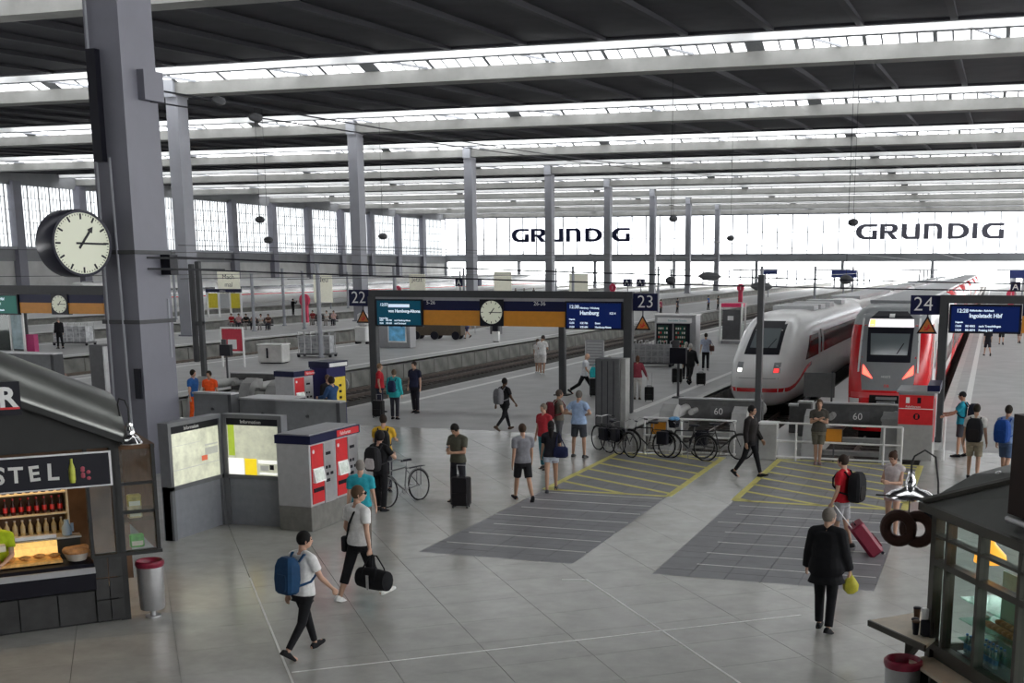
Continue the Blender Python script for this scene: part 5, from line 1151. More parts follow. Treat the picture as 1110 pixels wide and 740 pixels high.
# ---- grey barrier boxes behind the boards
mbr = M('barrier_grey',(.19,.195,.205),.5,var=.06)
for x0, x1, y, h, d, lab in ((-19.9,-18.75,27.3,1.92,.3,'low grey metal partition right of the big column'),(-18.7,-17.3,27.6,1.78,.9,'grey flat-roofed cabinet between the two metal partitions'),(-17.3,-15.45,27.1,1.84,.25,'grey metal partition behind the red ticket machines'),(-29.5,-24.5,27.5,2.83,.3,'tall grey partition behind the left kiosk roof')):
    t = thing('partition', lab, 'partition', (0,y,0)); MB().box(x0,x1,0,d,0,h).build('panel', mbr, t, smooth=False); MB().box(x0-.02,x1+.02,-.03,d+.03,h,h+.04).build('top_rail', m_alu, t, smooth=False); MB().box(x1-.08,x1+.02,-.04,d+.04,0,h).build('end_post', m_char, t, smooth=False); MB().lathe([(0,-.04),(.04,-.04),(.04,0)], c=((x0+x1)/2,0,h*.8), n=10, axis='y').build('lock', m_char, t)
t = thing('info_pillar', 'dark slab pillar just left of the big column', 'pillar', (-29.9,36,0)); MB().bbox(-.28,.3,-.4,.4,0,2.5,.02).build('body', m_dgrey, t, smooth=False); MB().box(.3,.36,-.38,.38,.1,2.45).build('light_edge', m_alu, t, smooth=False)
# ---- right bakery kiosk
KRZ = math.atan2(-.866,.5); kc, ks = math.cos(KRZ), math.sin(KRZ)
def KRw(x, y, z): return (-.42+kc*x-ks*y, 13.78+ks*x+kc*y, z)
m_kb = M('kiosk_olive_frame', (.055,.053,.043), .45, .2, var=.08, scale=2)
KR = thing('bakery_kiosk', 'glazed bakery kiosk with dark metal frame and sheet roof at the right edge', 'kiosk', (-.42,13.78,0), KRZ)
for x, w in ((0,.11),(.30,.05),(.98,.06),(1.75,.06),(2.5,.08)): MB().box(x-w/2,x+w/2,-.05,.06,0 if x in (0,2.5) else 1.0,2.55).build('post', m_kb, KR, smooth=False)
for z, w in ((2.54,.12),(1.98,.07),(2.28,.03),(1.02,.08)): MB().box(0,2.6,-.05,.06,z-w/2,z+w/2).build('transom', m_kb, KR, smooth=False)
for a, b in ((.05,.28),(.33,.95),(1.01,1.72),(1.78,2.46)):
    for c, d in ((1.06,1.94),(2.02,2.48)): MB().box(a,b,-.005,.005,c,d).build('glass_pane', m_clear, KR, smooth=False)
MB().box(0,2.6,.0,.06,0,.98).build('base_panel', m_kb, KR, smooth=False); MB().box(0,2.6,1.9,1.95,0,2.5).build('back_wall', M('kiosk_back',(.07,.075,.065),.6), KR, smooth=False); MB().box(-.03,.03,.06,1.9,0,1.0).build('side_panel', m_kb, KR, smooth=False)
MB().box(-.02,.02,.06,1.9,1.0,2.5).build('side_glass', m_clear, KR, smooth=False)
MB().loft([[(.0,-.3,.83),(2.6,-.3,.83),(2.6,0,.83),(.0,0,.83)],[(.0,-.3,.87),(2.6,-.3,.87),(2.6,0,.87),(.0,0,.87)]]).build('lower_shelf', m_wood, KR, smooth=False)
for x in (.03,.5,1.0): MB().box(x,x+.04,-.28,-.02,.0,.83).build('shelf_support', m_kb, KR, smooth=False)
MB().add([Vector(v)-Vector((0,0,0)) for v in ()], []) if 0 else None
cw = MB(); q = [(-1.16,14.21),(-.55,14.83),(-.34,13.9),(-.47,13.39)]
ct = thing('side_counter', 'pale wooden side shelf with rounded edge at the right kiosk corner', 'counter', (0,0,0))
cw.loft([[(a,b,1.06) for a,b in q],[(a,b,1.1) for a,b in q]]); cw.build('wood_top', m_wood, ct, smooth=False)
ed = MB(); ed.bar((-1.16,14.21,1.07),(-.47,13.39,1.07),.03,.07); ed.build('edge_strip', m_kb, ct, smooth=False); MB().bar((-.75,14.1,.6),(-.5,13.9,1.05),.05,.05).build('bracket', m_kb, ct, smooth=False); MB().box(-.72,-.62,14.0,14.1,0,1.06).build('leg', m_kb, ct, smooth=False)
# roof of the kiosk: hipped sheet with gutter
rk = MB(); rk.loft([[(-.12,-.12,2.58),(2.7,-.12,2.58),(2.7,1.1,3.2),(.6,.5,2.92)],[(-.12,-.12,2.62),(2.7,-.12,2.62),(2.7,1.1,3.25),(.6,.5,2.96)]]); rk.build('front_roof_sheet', m_ks, KR, smooth=False)
rk = MB(); rk.loft([[(-.12,-.12,2.58),(.6,.5,2.92),(2.7,1.1,3.2),(2.7,1.8,3.4),(.3,1.2,3.16),(.0,.4,2.9)],[(-.12,-.12,2.63),(.6,.5,2.97),(2.7,1.1,3.25),(2.7,1.8,3.45),(.3,1.2,3.21),(.0,.4,2.95)]]); rk.build('side_roof_sheet', m_ks, KR, smooth=False)
MB().tube([(-.12,-.12,2.64),(.6,.5,2.97),(2.7,1.1,3.25)],.045,6).build('ridge_trim', m_kb, KR, smooth=False); MB().box(-.16,2.7,-.17,-.1,2.54,2.63).build('gutter', m_kb, KR, smooth=False)
MB().ell((.25,.55,2.99),(.04,.04,.03),10,6).build('roof_lamp', m_chrome, KR)
# goods inside
ds = thing('pastry_display', 'greenish glass pastry display with shelves inside the right kiosk', 'display case', KRw(.36,.12,1.02), KRZ)
mgn = Mglass('green_glass', (.55,.80,.70), .75, .05)
for z in (.16,.38,.62): MB().box(0,1.35,0,.5,z,z+.015).build('glass_shelf', mgn, ds, smooth=False)
MB().box(0,1.35,.5,.52,0,.9).build('back_glass', M('green_back',(.28,.45,.38),.3,var=.1), ds, smooth=False); MB().box(0,1.35,0,.5,0,.02).build('bottom', m_alu, ds, smooth=False)
mp_ = MB().ell((0,0,.035),(.09,.045,.035),10,6).mesh('croissant', M('croissant_crust',(.42,.20,.06),.6,var=.3,scale=18))
for i in range(12):
    o = obj('croissant', mp_, None, KRw(.75+.10*(i%8),.25+.16*(i//8),1.02+.395), KRZ+.4); tag(o, f'brown baked pastry in the right kiosk, {ORD[i%8]} from the left in the {["front","rear"][i//8]} row', 'pastry', 'baked pastries in the right kiosk')
bw = bottle_mesh('water_bottle',.2,.032,[bm_('water',(.25,.38,.40)),bm_('wlabel',(.10,.25,.42)),bm_('wcap',(.05,.2,.5))])
for i in range(18):
    o = obj('water_bottle', bw, None, KRw(.42+.075*(i%9),.2+.1*(i//9),1.042), KRZ); tag(o, f'small water bottle in the right kiosk, {ORD[i%9]} from the left in the {["front","rear"][i//9]} row', 'bottle', 'water bottles in the right kiosk')
t = thing('salad_bowl', 'pale glass bowl on the display shelf of the right kiosk', 'bowl', KRw(.55,.3,1.42), KRZ); MB().lathe([(0,0),(.06,0),(.09,.06),(.085,.06),(.055,.01),(0,.01)], n=16).build('bowl', mgn, t); MB().ell((0,0,.04),(.07,.07,.025),10,6).build('filling', m_shelf, t)
t = thing('heat_lamp', 'glowing amber heat lamp hanging inside the right kiosk', 'lamp', KRw(.70,.25,2.12), KRZ); MB().lathe([(.03,.25),(.05,.2),(.16,.08),(.17,.0),(.15,.0),(.03,.15)], n=18).build('shade', M('amber_shade',(.90,.36,.04),.4,var=0,emit=.5), t); MB().cyl((0,0,.22),(0,0,.42),.01).build('cord', m_blk, t); MB().ell((0,0,.05),(.05,.05,.06),10,6).build('bulb', m_warm, t)
def cup(label, loc, c1, h=.11, lid=True, n=1):
    t = thing('paper_cup', label, 'cup', loc); MB().lathe([(0,0),(.03,0),(.042,h),(.038,h),(0,h-.01)], n=16).build('cup', c1, t)
    if lid: MB().lathe([(.045,h-.005),(.045,h+.01),(.03,h+.02),(0,h+.02)], n=16).build('lid', m_blk if c1 != m_blk else m_brn, t)
cup('tall dark brown paper cup with lid at the back of the side shelf', (-.62,14.35,1.1), m_brn, .16); cup('black lidded paper cup at the front edge of the side shelf', (-.60,13.80,1.1), m_blk, .15); cup('grey lidded paper cup behind the black cup on the side shelf', (-.62,14.0,1.1), m_grey, .12)
t = thing('cup_stack', 'leaning stack of white paper cups in a black holder on the side shelf', 'cups', (-.48,13.78,1.1)); MB().bbox(-.07,.09,-.06,.1,0,.2,.02).build('holder', m_blk, t)
for k, (x, y) in enumerate(((-.03,0),(.03,.04))): MB().cyl((x,y,.1),(x+.01,y,.32+.05*k),.04,.044,14).build('cups', m_white, t)
lamp_dome('kiosk_lamp', 'big chrome dome lamp on a curved arm at the right kiosk corner', (-.82,15.3,2.42), .3, [(.0,0,.28),(0,0,.42),(.03,0,.5),(.15,0,.58),(.28,0,.5),(.33,-.1,.2),(.35,-.2,-.1),(.38,-1.4,.1)])
pz = thing('pretzel_sign', 'dark brown pretzel-shaped hanging sign at the right kiosk', 'sign', (-.75,13.95,2.29), rad(-8))
for s_ in (-1,1): MB().tube([(s_*.105+.145*math.cos(a),s_*.02,.15*math.sin(a)) for a in [2*math.pi*i/24 for i in range(24)]], .066, 10, closed=True).build('loop', M('pretzel_brown',(.045,.02,.014),.5,var=.1), pz)
MB().cyl((-.38,0,.36),(.45,0,.36),.01).build('rod', m_kb, pz); MB().cyl((0,0,.1),(0,0,.36),.008).build('hanger', m_kb, pz); MB().lathe([(0,-.06),(.09,-.06),(.09,.06),(0,.06)], c=(.26,.05,.2), n=14, axis='y').build('spot_lamp', m_blk, pz)
t = thing('sign_panel', 'tall dark brown panel hanging at the right picture edge', 'sign', KRw(1.52,.1,2.78), KRZ); MB().box(-.2,.9,-.06,.06,.0,1.0).build('panel', M('panel_brown',(.022,.012,.010),.5), t, smooth=False); MB().cyl((-.05,-.15,-.02),(.5,-.15,-.02),.03).build('tube_lamp', m_alu, t); MB().box(.2,.26,-.02,.02,-.2,0).build('bracket', m_kb, t, smooth=False)
# ================================================================ bicycles
def bicycle(label, loc, rz, col, lean=0., basket=None, pannier=False, spin=0.):
    t = thing('bicycle', label, 'bicycle', loc, rz); t.rotation_euler = (lean,0,rz); r = .345
    mt = M('tyre', (.012,.012,.012), .8, var=0); mf = M('bike_%02x%02x%02x' % tuple(int(c*255) for c in col), col, .35, .2, var=0); ch = M('bike_parts',(.28,.28,.28),.35,.6,var=0)
    fx = .54
    for x in (-fx,fx):
        w = MB(); w.tube([(x+r*math.cos(a),0,r+r*math.sin(a)) for a in [2*math.pi*i/28 for i in range(28)]], .019, 6, closed=True); wo = w.build('wheel', mt, t)
        sp = MB(); sp.tube([(x+(r-.03)*math.cos(a),0,r+(r-.03)*math.sin(a)) for a in [2*math.pi*i/28 for i in range(28)]], .008, 4, closed=True)
        for i in range(14):
            a = 2*math.pi*i/14+.1; sp.cyl((x,.02*(-1)**i,r),(x+(r-.02)*math.cos(a),0,r+(r-.02)*math.sin(a)),.0022,n=3,caps=False)
        sp.cyl((x,-.04,r),(x,.04,r),.02,n=8); tag(sp.build('spokes_and_rim', ch, wo), kind='stuff')
        MB().tube([(x+(r+.03)*math.cos(a),0,r+(r+.03)*math.sin(a)) for a in [math.pi*(.15+.75*i/10) if x < 0 else math.pi*(.25+.6*i/10) for i in range(11)]], .018, 5).build('mudguard', mf, t)
    bb = (-.05,0,.29); st = (-.19,0,.80); hd = (.36,0,.78); hl = (.40,0,.66)
    fr = MB(); fr.cyl(bb,st,.017); fr.cyl(st,hd,.017); fr.cyl(bb,hl,.02); fr.cyl((-fx,0,r),bb,.012); fr.cyl((-fx,0,r),(-.17,0,.74),.01); fr.cyl(hd,(.385,0,.70),.022); fr.build('frame', mf, t)
    MB().tube([hl,(.44,0,.55),(fx,0,r)],.014).build('fork', mf, t); MB().tube([(.36,0,.78),(.33,0,.98)],.014).build('stem', ch, t)
    MB().tube([(.22,-.29,1.0),(.33,-.2,1.03),(.37,0,.99),(.33,.2,1.03),(.22,.29,1.0)],.013).build('handlebar', ch, t)
    for s in (-1,1): MB().cyl((.24,s*.27,1.0),(.14,s*.31,.99),.018,n=8).build('grip', m_blk, t)
    MB().cyl((-.19,0,.78),(-.21,0,.92),.013).build('seat_post', ch, t)
    MB().loft([[(x,y*w,.93+z) for y, z in ((-1,0),(1,0),(.7,.05),(-.7,.05))] for x, w in ((-.34,.05),(-.30,.085),(-.2,.07),(-.08,.03),(-.04,.015))]).build('saddle', m_blk, t)
    MB().lathe([(0,-.012),(.085,-.012),(.09,0),(.085,.012),(0,.012)], c=bb, n=18, axis='y').build('chainring', ch, t)
    cr = MB(); cr.cyl((bb[0],-.06,bb[2]),(bb[0]+.12,-.07,bb[2]-.12),.01); cr.cyl((bb[0],.06,bb[2]),(bb[0]-.12,.07,bb[2]+.12),.01); cr.box(bb[0]+.08,bb[0]+.17,-.13,-.07,bb[2]-.135,bb[2]-.115); cr.box(bb[0]-.17,bb[0]-.08,.07,.13,bb[2]+.115,bb[2]+.135); tag(cr.build('cranks', ch, t), kind='stuff')
    rk = MB(); rk.tube([(-.22,-.06,.76),(-.75,-.06,.76),(-.75,.06,.76),(-.22,.06,.76)],.008); rk.cyl((-.6,-.06,.76),(-fx,-.06,r),.007); rk.cyl((-.6,.06,.76),(-fx,.06,r),.007); rk.build('rack', m_blk, t)
    MB().cyl((-.02,.05,.28),(-.12,.2,.02),.012).build('kickstand', ch, t)
    if pannier:
        for s in (-1,1): MB().bbox(-.72,-.38,s*.07 if s > 0 else -.2,.2 if s > 0 else -.07,.38,.74,.02).build('pannier', m_blk, t)
    if basket:
        MB().loft([[(.42+.11*q*x,.16*q*y,z) for x, y in ((-1,-1),(1,-1),(1,1),(-1,1))] for z, q in ((.86,.8),(1.08,1))]).build('front_basket', m_blk, t, smooth=False)
        MB().ell((.42,0,1.1),(.15,.19,.06),14,8).build('cover', M('bike_cover',basket,.5,var=.35,scale=12), t)
    return t
bicycle('slim city bicycle held by the person in yellow near the ticket machines', (-12.25,24.2,0), math.atan2(-1.35,-.35), (.10,.10,.10), rad(6))
bicycle('dark parked bicycle with panniers at the left end of the bicycle row', (-10.2,33.0,0), rad(140), (.02,.02,.02), pannier=True)
bicycle('dark grey bicycle parked against the pillar with its front wheel towards the hatching', (-9.72,32.55,0), rad(-38), (.05,.05,.055), rad(5), pannier=True)
bicycle('black bicycle with a loaded rack in the middle of the bicycle row', (-8.95,32.62,0), rad(168), (.015,.015,.015), pannier=True)
bicycle('dark bicycle with a blue-and-white saddle cover in the basket', (-7.72,32.36,0), rad(168), (.015,.015,.018), basket=(.10,.28,.50))
bicycle('black touring bicycle at the right end of the row beside the railing', (-6.85,32.72,0), rad(4), (.012,.012,.012), pannier=True)
# ================================================================ furniture on the platforms
t = thing('vending_machine', 'grey and black twin vending machine on the middle platform', 'vending machine', (-16.5,66.5,0), 0)
MB().bbox(-1.35,1.0,0,1.1,0,2.55,.02).build('housing', m_alu, t, smooth=False); MB().box(-1.2,.75,-.03,0,2.15,2.42).build('header', m_white, t, smooth=False); text('header_text', 'Getränke Snacks', .16, M('teal_text',(.1,.35,.38),.5,var=0), t, (-.6,-.035,2.22))
for x in (-1.25,-.25):
    w = MB().box(x,x+.92,-.04,0,.25,2.1).build('cabinet', m_blk, t, smooth=False)
    MB().box(x+.08,x+.7,-.045,-.04,.75,2.0).build('window', M('vend_glass',(.03,.06,.05),.1,var=0), w, smooth=False)
    for r_ in range(5):
        for c_ in range(5): MB().box(x+.12+.115*c_,x+.19+.115*c_,-.055,-.045,.82+.24*r_,.93+.24*r_).build('item', (m_shelf,m_white,m_red,m_green)[(r_*3+c_)%4] if (r_+c_)%3 else m_shelf, w, smooth=False)
    MB().box(x+.15,x+.65,-.05,-.04,.35,.6).build('flap', m_grey, w, smooth=False)
MB().box(-1.4,1.05,-.1,1.15,2.55,2.62).build('roof', m_white, t, smooth=False)
def luggage_cart(t, w, h, d, n):
    for k in range(n):
        x = -w/2+w*k/max(1,n-1); MB().tube([(x,-d/2,.15),(x,-d/2,h),(x,d/2,h),(x,d/2,.15)],.025,6).build('hoop', m_alu, t)
    MB().box(-w/2-.1,w/2+.1,-d/2-.05,d/2+.05,.14,.22).build('base', m_dgrey, t, smooth=False)
    for z in (.5,.85,1.15):
        if z < h: MB().box(-w/2,w/2,-d/2-.02,-d/2+.02,z,z+.06).build('bar', m_alu, t, smooth=False)
    MB().box(-w/2+.05,w/2-.05,-d/2+.05,d/2-.05,.25,h*.85).build('stack', M('trolley_grey',(.40,.41,.42),.4,.4,var=.25,scale=5), t, smooth=False)
    for x in (-w/2,w/2):
        for y in (-d/2,d/2): MB().cyl((x,y-.04,.08),(x,y+.04,.08),.09,n=10).build('wheel', m_blk, t)
t = thing('luggage_trolley', 'nested silver luggage trolleys in front of the vending machine', 'trolley', (-17.0,63.0,0), .1); luggage_cart(t, 2.0, 1.35, .9, 7)
t = thing('luggage_trolley', 'row of silver luggage trolleys in the middle of the left-hand platform', 'trolley', (-37.6,63.6,0), .2); luggage_cart(t, 1.9, 1.45, 1.0, 6)
t = thing('luggage_trolley', 'grey luggage trolleys beside the person in black at far left', 'trolley', (-58.9,68.2,0), .2); luggage_cart(t, 2.3, 1.5, 1.1, 6)
t = thing('telephone_booth', 'grey telephone booth with a red top on the middle platform', 'booth', (-16.9,83,0))
for x in (-.75,.75):
    for y in (0,1.2): MB().box(x-.06,x+.06,y-.06,y+.06,0,2.75).build('post', m_white, t, smooth=False)
MB().box(-.6,.6,.1,.5,.3,2.3).build('cabinet', m_dgrey, t, smooth=False); MB().box(-.7,.7,-.05,1.25,2.5,2.75).build('red_header', M('magenta_red',(.65,.03,.12),.5), t, smooth=False); MB().box(-.75,.75,0,1.2,0,.2).build('plinth', m_grey, t, smooth=False); MB().box(-.25,.15,.07,.1,1.6,1.9).build('panel', m_white, t, smooth=False)
t = thing('notice_board', 'grey notice board on two legs left of the grey pillar', 'board', (-17.1,53.2,0), .05)
for x in (-.42,.42): MB().cyl((x,0,0),(x,0,1.9),.035).build('leg', m_alu, t)
MB().box(-.42,.42,-.03,.03,.75,1.95).build('board', m_grey, t, smooth=False)
for k in range(8): MB().box(-.35,.35,-.034,-.03,.85+.13*k,.9+.13*k).build('print_line', m_tlg, t, smooth=False)
t = thing('poster_stand', 'white-framed stand with a red poster on the left-hand platform', 'poster stand', (-37.9,55.6,0), .1)
for x in (-.62,.62): MB().box(x-.04,x+.04,-.04,.04,0,2.1).build('post', m_white, t, smooth=False)
MB().box(-.58,.58,-.03,.03,.85,2.0).build('red_poster', M('poster_red',(.55,.03,.06),.5), t, smooth=False); MB().box(-.25,.25,-.04,-.03,.95,1.45).build('white_field', m_white, t, smooth=False); MB().box(-.62,.62,-.05,.05,.75,.83).build('rail', m_white, t, smooth=False); MB().box(-.62,.62,-.05,.05,2.02,2.1).build('rail', m_white, t, smooth=False)
t = thing('grit_container', 'white-grey metal container standing alone on the left-hand platform', 'container', (-37.4,58.7,0), .15); MB().bbox(-.7,.7,-.55,.55,.06,1.0,.04).build('box', M('container_white',(.5,.5,.48),.5,var=.12,scale=2), t, smooth=False); MB().box(-.73,.73,-.58,.58,1.0,1.06).build('lid', m_white, t, smooth=False); MB().box(-.2,-.1,-.57,-.55,.3,.85).build('marking', m_blk, t, smooth=False); MB().box(-.6,.6,-.45,.45,0,.06).build('feet', m_blk, t, smooth=False)
t = thing('advertising_column', 'grey column with a blue backlit poster under the teal screen', 'advertising column', (-36.9,72.8,0), .05); MB().bbox(-1.5,1.0,-.5,.5,0,3.0,.03).build('body', m_grey, t, smooth=False); MB().box(-.55,.75,-.53,-.5,.35,2.7).build('frame', m_white, t, smooth=False); s = MB().box(-.47,.67,-.54,-.53,.45,2.6).build('poster', M('poster_blue',(.10,.30,.48),.5,var=.4,scale=2.2,emit=.1), t, smooth=False); MB().ell((.45,-.545,1.7),(.2,.01,.35),10,8).build('motif', m_navy, s)
t = thing('platform_tractor', 'orange flatbed electric cart parked on the left-hand platform', 'cart', (-38.6,82.0,0), .12)
MB().loft([[(-2.3,-.6,1.0),(2.2,-.6,1.15),(2.2,.6,1.15),(-2.3,.6,1.0)],[(-2.4,-.65,1.12),(2.2,-.65,1.3),(2.2,.65,1.3),(-2.4,.65,1.12)]]).build('deck', M('cart_orange',(.50,.16,.05),.6,var=.1), t, smooth=False)
MB().loft([[(x,-.5,z0),(x,.5,z0),(x,.55,z1),(x,-.55,z1)] for x, z0, z1 in ((-2.1,.8,1.02),(-1.6,.3,1.04),(2.1,.3,1.12))]).build('chassis', M('cart_brown',(.10,.08,.06),.7), t, smooth=False)
for x in (-1.3,.1,1.7):
    for y in (-.5,.5): MB().cyl((x,y-.08,.3),(x,y+.08,.3),.3,n=14).build('wheel', m_blk, t)
MB().box(1.9,2.2,-.5,.5,1.3,1.8).build('driver_shield', M('cart_orange',(.50,.16,.05),.6), t, smooth=False)
person('person in dark shorts standing at the end of the orange cart', (-36.8,83.6), 200, 1.74, ('tee',(.12,.12,.2)), ('shorts',(.03,.03,.08)), lod=2, pose=WALK)
t = thing('trolley_case', 'white case with a black bag left of the tall man in white', 'suitcase', (-33.0,80.0,0)); MB().bbox(-.25,.25,-.15,.15,.06,.75,.03).build('case', m_white, t); MB().bbox(-.22,.22,-.2,.2,.75,1.3,.06).build('bag', m_blk, t); MB().cyl((-.2,0,.04),(.2,0,.04),.04).build('wheels', m_blk, t)
t = thing('trolley_corral', 'low steel frame with a grey cabinet on the left-hand platform', 'frame', (-38.0,90,0)); MB().tube([(-.9,0,0),(-.9,0,1.5),(.4,0,1.5),(.4,0,0)],.04).build('frame', m_alu, t); MB().cyl((-.9,0,.4),(.4,0,.4),.03).build('bar', m_alu, t); MB().bbox(.5,1.3,-.3,.3,0,1.9,.02).build('cabinet', m_dgrey, t, smooth=False)
t = thing('white_cart', 'white plastic covered cart near number sign 22', 'cart', (-41.0,75.5,0)); MB().bbox(-.45,.45,-.4,.4,.15,1.2,.08).build('body', m_white, t); MB().bbox(-.3,.35,-.3,.3,1.2,2.1,.12).build('cover', M('film_white',(.55,.55,.54),.4,var=.2), t); MB().cyl((-.4,-.3,.08),(-.4,.3,.08),.09).build('wheel', m_blk, t); MB().cyl((.4,-.3,.08),(.4,.3,.08),.09).build('wheel', m_blk, t)
t = thing('glass_shelter', 'glazed platform shelter with a poster at the far left edge', 'shelter', (-57.6,61.2,0), .1)
for x in (-2.6,-1.2,.0,.9): MB().box(x-.06,x+.06,-.06,.06,0,2.5).build('post', m_white, t, smooth=False)
MB().box(-2.6,.0,-.01,.01,.1,2.45).build('glass', m_clear, t, smooth=False); MB().box(-2.8,1.1,-.3,1.8,2.5,2.62).build('roof', m_dgrey, t, smooth=False); MB().box(.1,.85,-.04,.04,.2,2.4).build('poster', M('poster_pale',(.35,.45,.48),.5,var=.2,scale=2), t, smooth=False); MB().box(-2.5,0,1.6,1.65,0,2.4).build('rear_wall', m_dgrey, t, smooth=False); MB().box(.95,1.5,.1,.5,0,1.1).build('magenta_box', M('magenta',(.45,.02,.14),.5), t, smooth=False)
# benches with waiting people
def bench(label, loc, rz, n):
    t = thing('bench', label, 'bench', loc, rz)
    for k in range(n): MB().box(k*.72-.28,k*.72+.28,-.25,.25,.40,.44).build('seat', m_dgrey, t, smooth=False); MB().box(k*.72-.28,k*.72+.28,.26,.3,.5,.9).build('backrest', m_dgrey, t, smooth=False)
    MB().box(-.3,n*.72-.3,-.05,.05,.33,.40).build('beam', m_char, t, smooth=False)
    for x in (0,(n-1)*.72): MB().box(x-.04,x+.04,-.2,.2,0,.33).build('leg', m_char, t, smooth=False)
SIT = dict(sit=True, armL=(35,5,60,20), armR=(35,5,60,20), lean=4)
cols = [(.45,.02,.03),(.5,.3,.33),(.05,.05,.06),(.35,.25,.25),(.6,.57,.55),(.12,.06,.05),(.3,.05,.07),(.03,.03,.05),(.62,.60,.6)]
bl = [((-61.3,90.0),170,6,('red jacket','pink top','black top','brown cardigan','white top','dark brown jacket'),'left-hand bench'),((-58.7,98.8),175,4,('dark red top','black jacket','white shirt','pale pink top'),'right-hand bench')]
for (bx,by), fc, n, labs, nm in bl:
    bench('grey platform bench carrying a row of waiting people, '+nm, (bx,by,0), 0, n)
    for k, lb in enumerate(labs):
        c_ = {'red jacket':(.42,.02,.03),'pink top':(.55,.30,.33),'black top':(.02,.02,.02),'brown cardigan':(.25,.16,.14),'white top':(.62,.60,.58),'dark brown jacket':(.10,.05,.04),'dark red top':(.25,.03,.04),'black jacket':(.02,.02,.025),'white shirt':(.68,.68,.67),'pale pink top':(.6,.42,.40)}[lb]
        pp = person(f'seated person in {lb} on the {nm} of the far platform', (bx+k*.72,by), 165 if 0 else 168, 1.7, ('tee',c_), ('trousers',(.03,.03,.04) if k % 2 else (.3,.28,.27)), lod=2, pose=SIT)
        pp.location.z = .0
person('dark-clothed person standing alone on the platform beyond the benches', (-72.5,118), 20, 1.78, ('long',BLK), ('trousers',BLK), lod=2, pose=dict(armR=(60,10,90,0)))
for k, (x, y) in enumerate(((-74.5,186),(-73.6,187),(-72.5,188),(-71.2,189))):
    person(f'tiny dark figure in the group on a distant platform, {["first","second","third","fourth"][k]} from the left', (x,y), 40*k, 1.75, ('tee',BLK), ('trousers',BLK), lod=2, pose=STAND)
for k, (x, y, c_) in enumerate(((-33.2,149,(.05,.12,.3)),(-32.2,150,(.03,.03,.03)),(-34.5,131,(.3,.05,.09)),(-34,136.5,(.03,.03,.04)))):
    person(['seated-looking person in blue far along the middle platforms','dark figure beside the person in blue far along the platforms','person in pink behind number sign 23','dark figure behind number sign 23'][k], (x,y), 100, 1.7, ('tee',c_), ('trousers',BLK), lod=2, pose=STAND)
# slim platform posts, boards, call points
def slim_post(label, x, y, h, r=.13):
    t = thing('platform_post', label, 'post', (x,y,0), group='slim grey posts on the platforms'); MB().cyl((0,0,0),(0,0,h),r,n=10).build('shaft', m_steel2, t); MB().cyl((0,0,0),(0,0,.1),r*1.6,n=10).build('foot', m_steel2, t); MB().cyl((0,0,h),(0,0,h+.06),r*1.2,n=10).build('cap', m_steel2, t, smooth=False)
for k, (x, y, h) in enumerate(((-37.0,63.0,5.3),(-60.3,96.6,5),(-57.5,87.5,4.6),(-62,87,4.4),(-55.5,92,4.8),(-39.5,77.5,5.2),(-37.5,110,5.2),(-37.2,140,5.2),(-57.5,130,5),(-57,160,5),(-17,95,5.2),(-17,125,5.2),(-17,160,5.2),(-78,105,4.5),(-78,140,4.5),(-78,175,4.5))):
    slim_post('slim grey platform post '+['beside the nested trolleys on the left platform','right of the waiting people bench','behind the left bench','left of the red jacket on the bench','at the right bench','beside the blue poster column','first in line behind the poster column','second in line behind the poster column','on the bench platform further back','far back on the bench platform','behind the vending machine','second behind the vending machine','third behind the vending machine','nearest on the fourth platform','middle on the fourth platform','last on the fourth platform'][k], x, y, h)
def billboard(label, x, y, w, z0, z1, lines):
    t = thing('billboard', label, 'billboard', (x,y,0)); MB().box(-w/2,w/2,-.08,.08,z0,z1).build('panel', M('billboard_cream',(.70,.69,.58),.6,var=.04,emit=.1), t, smooth=False)
    for s in (-1,1): MB().box(s*w*.35-.08,s*w*.35+.08,.08,.2,0,z1).build('leg', m_steel2, t, smooth=False)
    for k, ln in enumerate(lines): text('slogan', ln, (z1-z0)*.26, m_char, t, (0,-.09,z1-(z1-z0)*(.3+.3*k)), align='CENTER')
billboard('cream billboard with grey lettering before the far white train', -98,143.7,3.4,1.2,4.6,('Mach','mal','Pause')); billboard('pale billboard right of the second hall column', -80,137.4,2.6,.8,4.4,('Neu',)); billboard('pale billboard near the third hall column', -76,156,2.4,.8,4.2,('Jetzt',)); billboard('narrow pale billboard near the fourth hall column', -60,148,2.4,.8,4.6,())
billboard('pale billboard between sign 23 and the express train', -60,178.6,3,.8,4.2,())
t = thing('timetable_stand', 'timetable stand with two yellow sheets and a navy header at left', 'timetable', (-75.7,110,0), .1)
for x in (-1.9,-.6,.7,1.9): MB().box(x-.08,x+.08,-.08,.08,0,2.6).build('post', m_white, t, smooth=False)
for x, m in ((-1.25,M('timetable_yellow',(.72,.60,.04),.6)),(.05,m_tlg),(1.3,M('timetable_yellow',(.72,.60,.04),.6))): MB().box(x-.5,x+.5,-.04,.04,1.0,2.5).build('sheet', m, t, smooth=False)
MB().box(-2.0,2.0,-.12,.12,2.6,2.95).build('header', m_navy, t, smooth=False); text('header_text', 'Abfahrt', .22, m_white, t, (-.4,-.13,2.68))
mrp = M('callpoint_red',(.72,.05,.12),.5,var=.05)
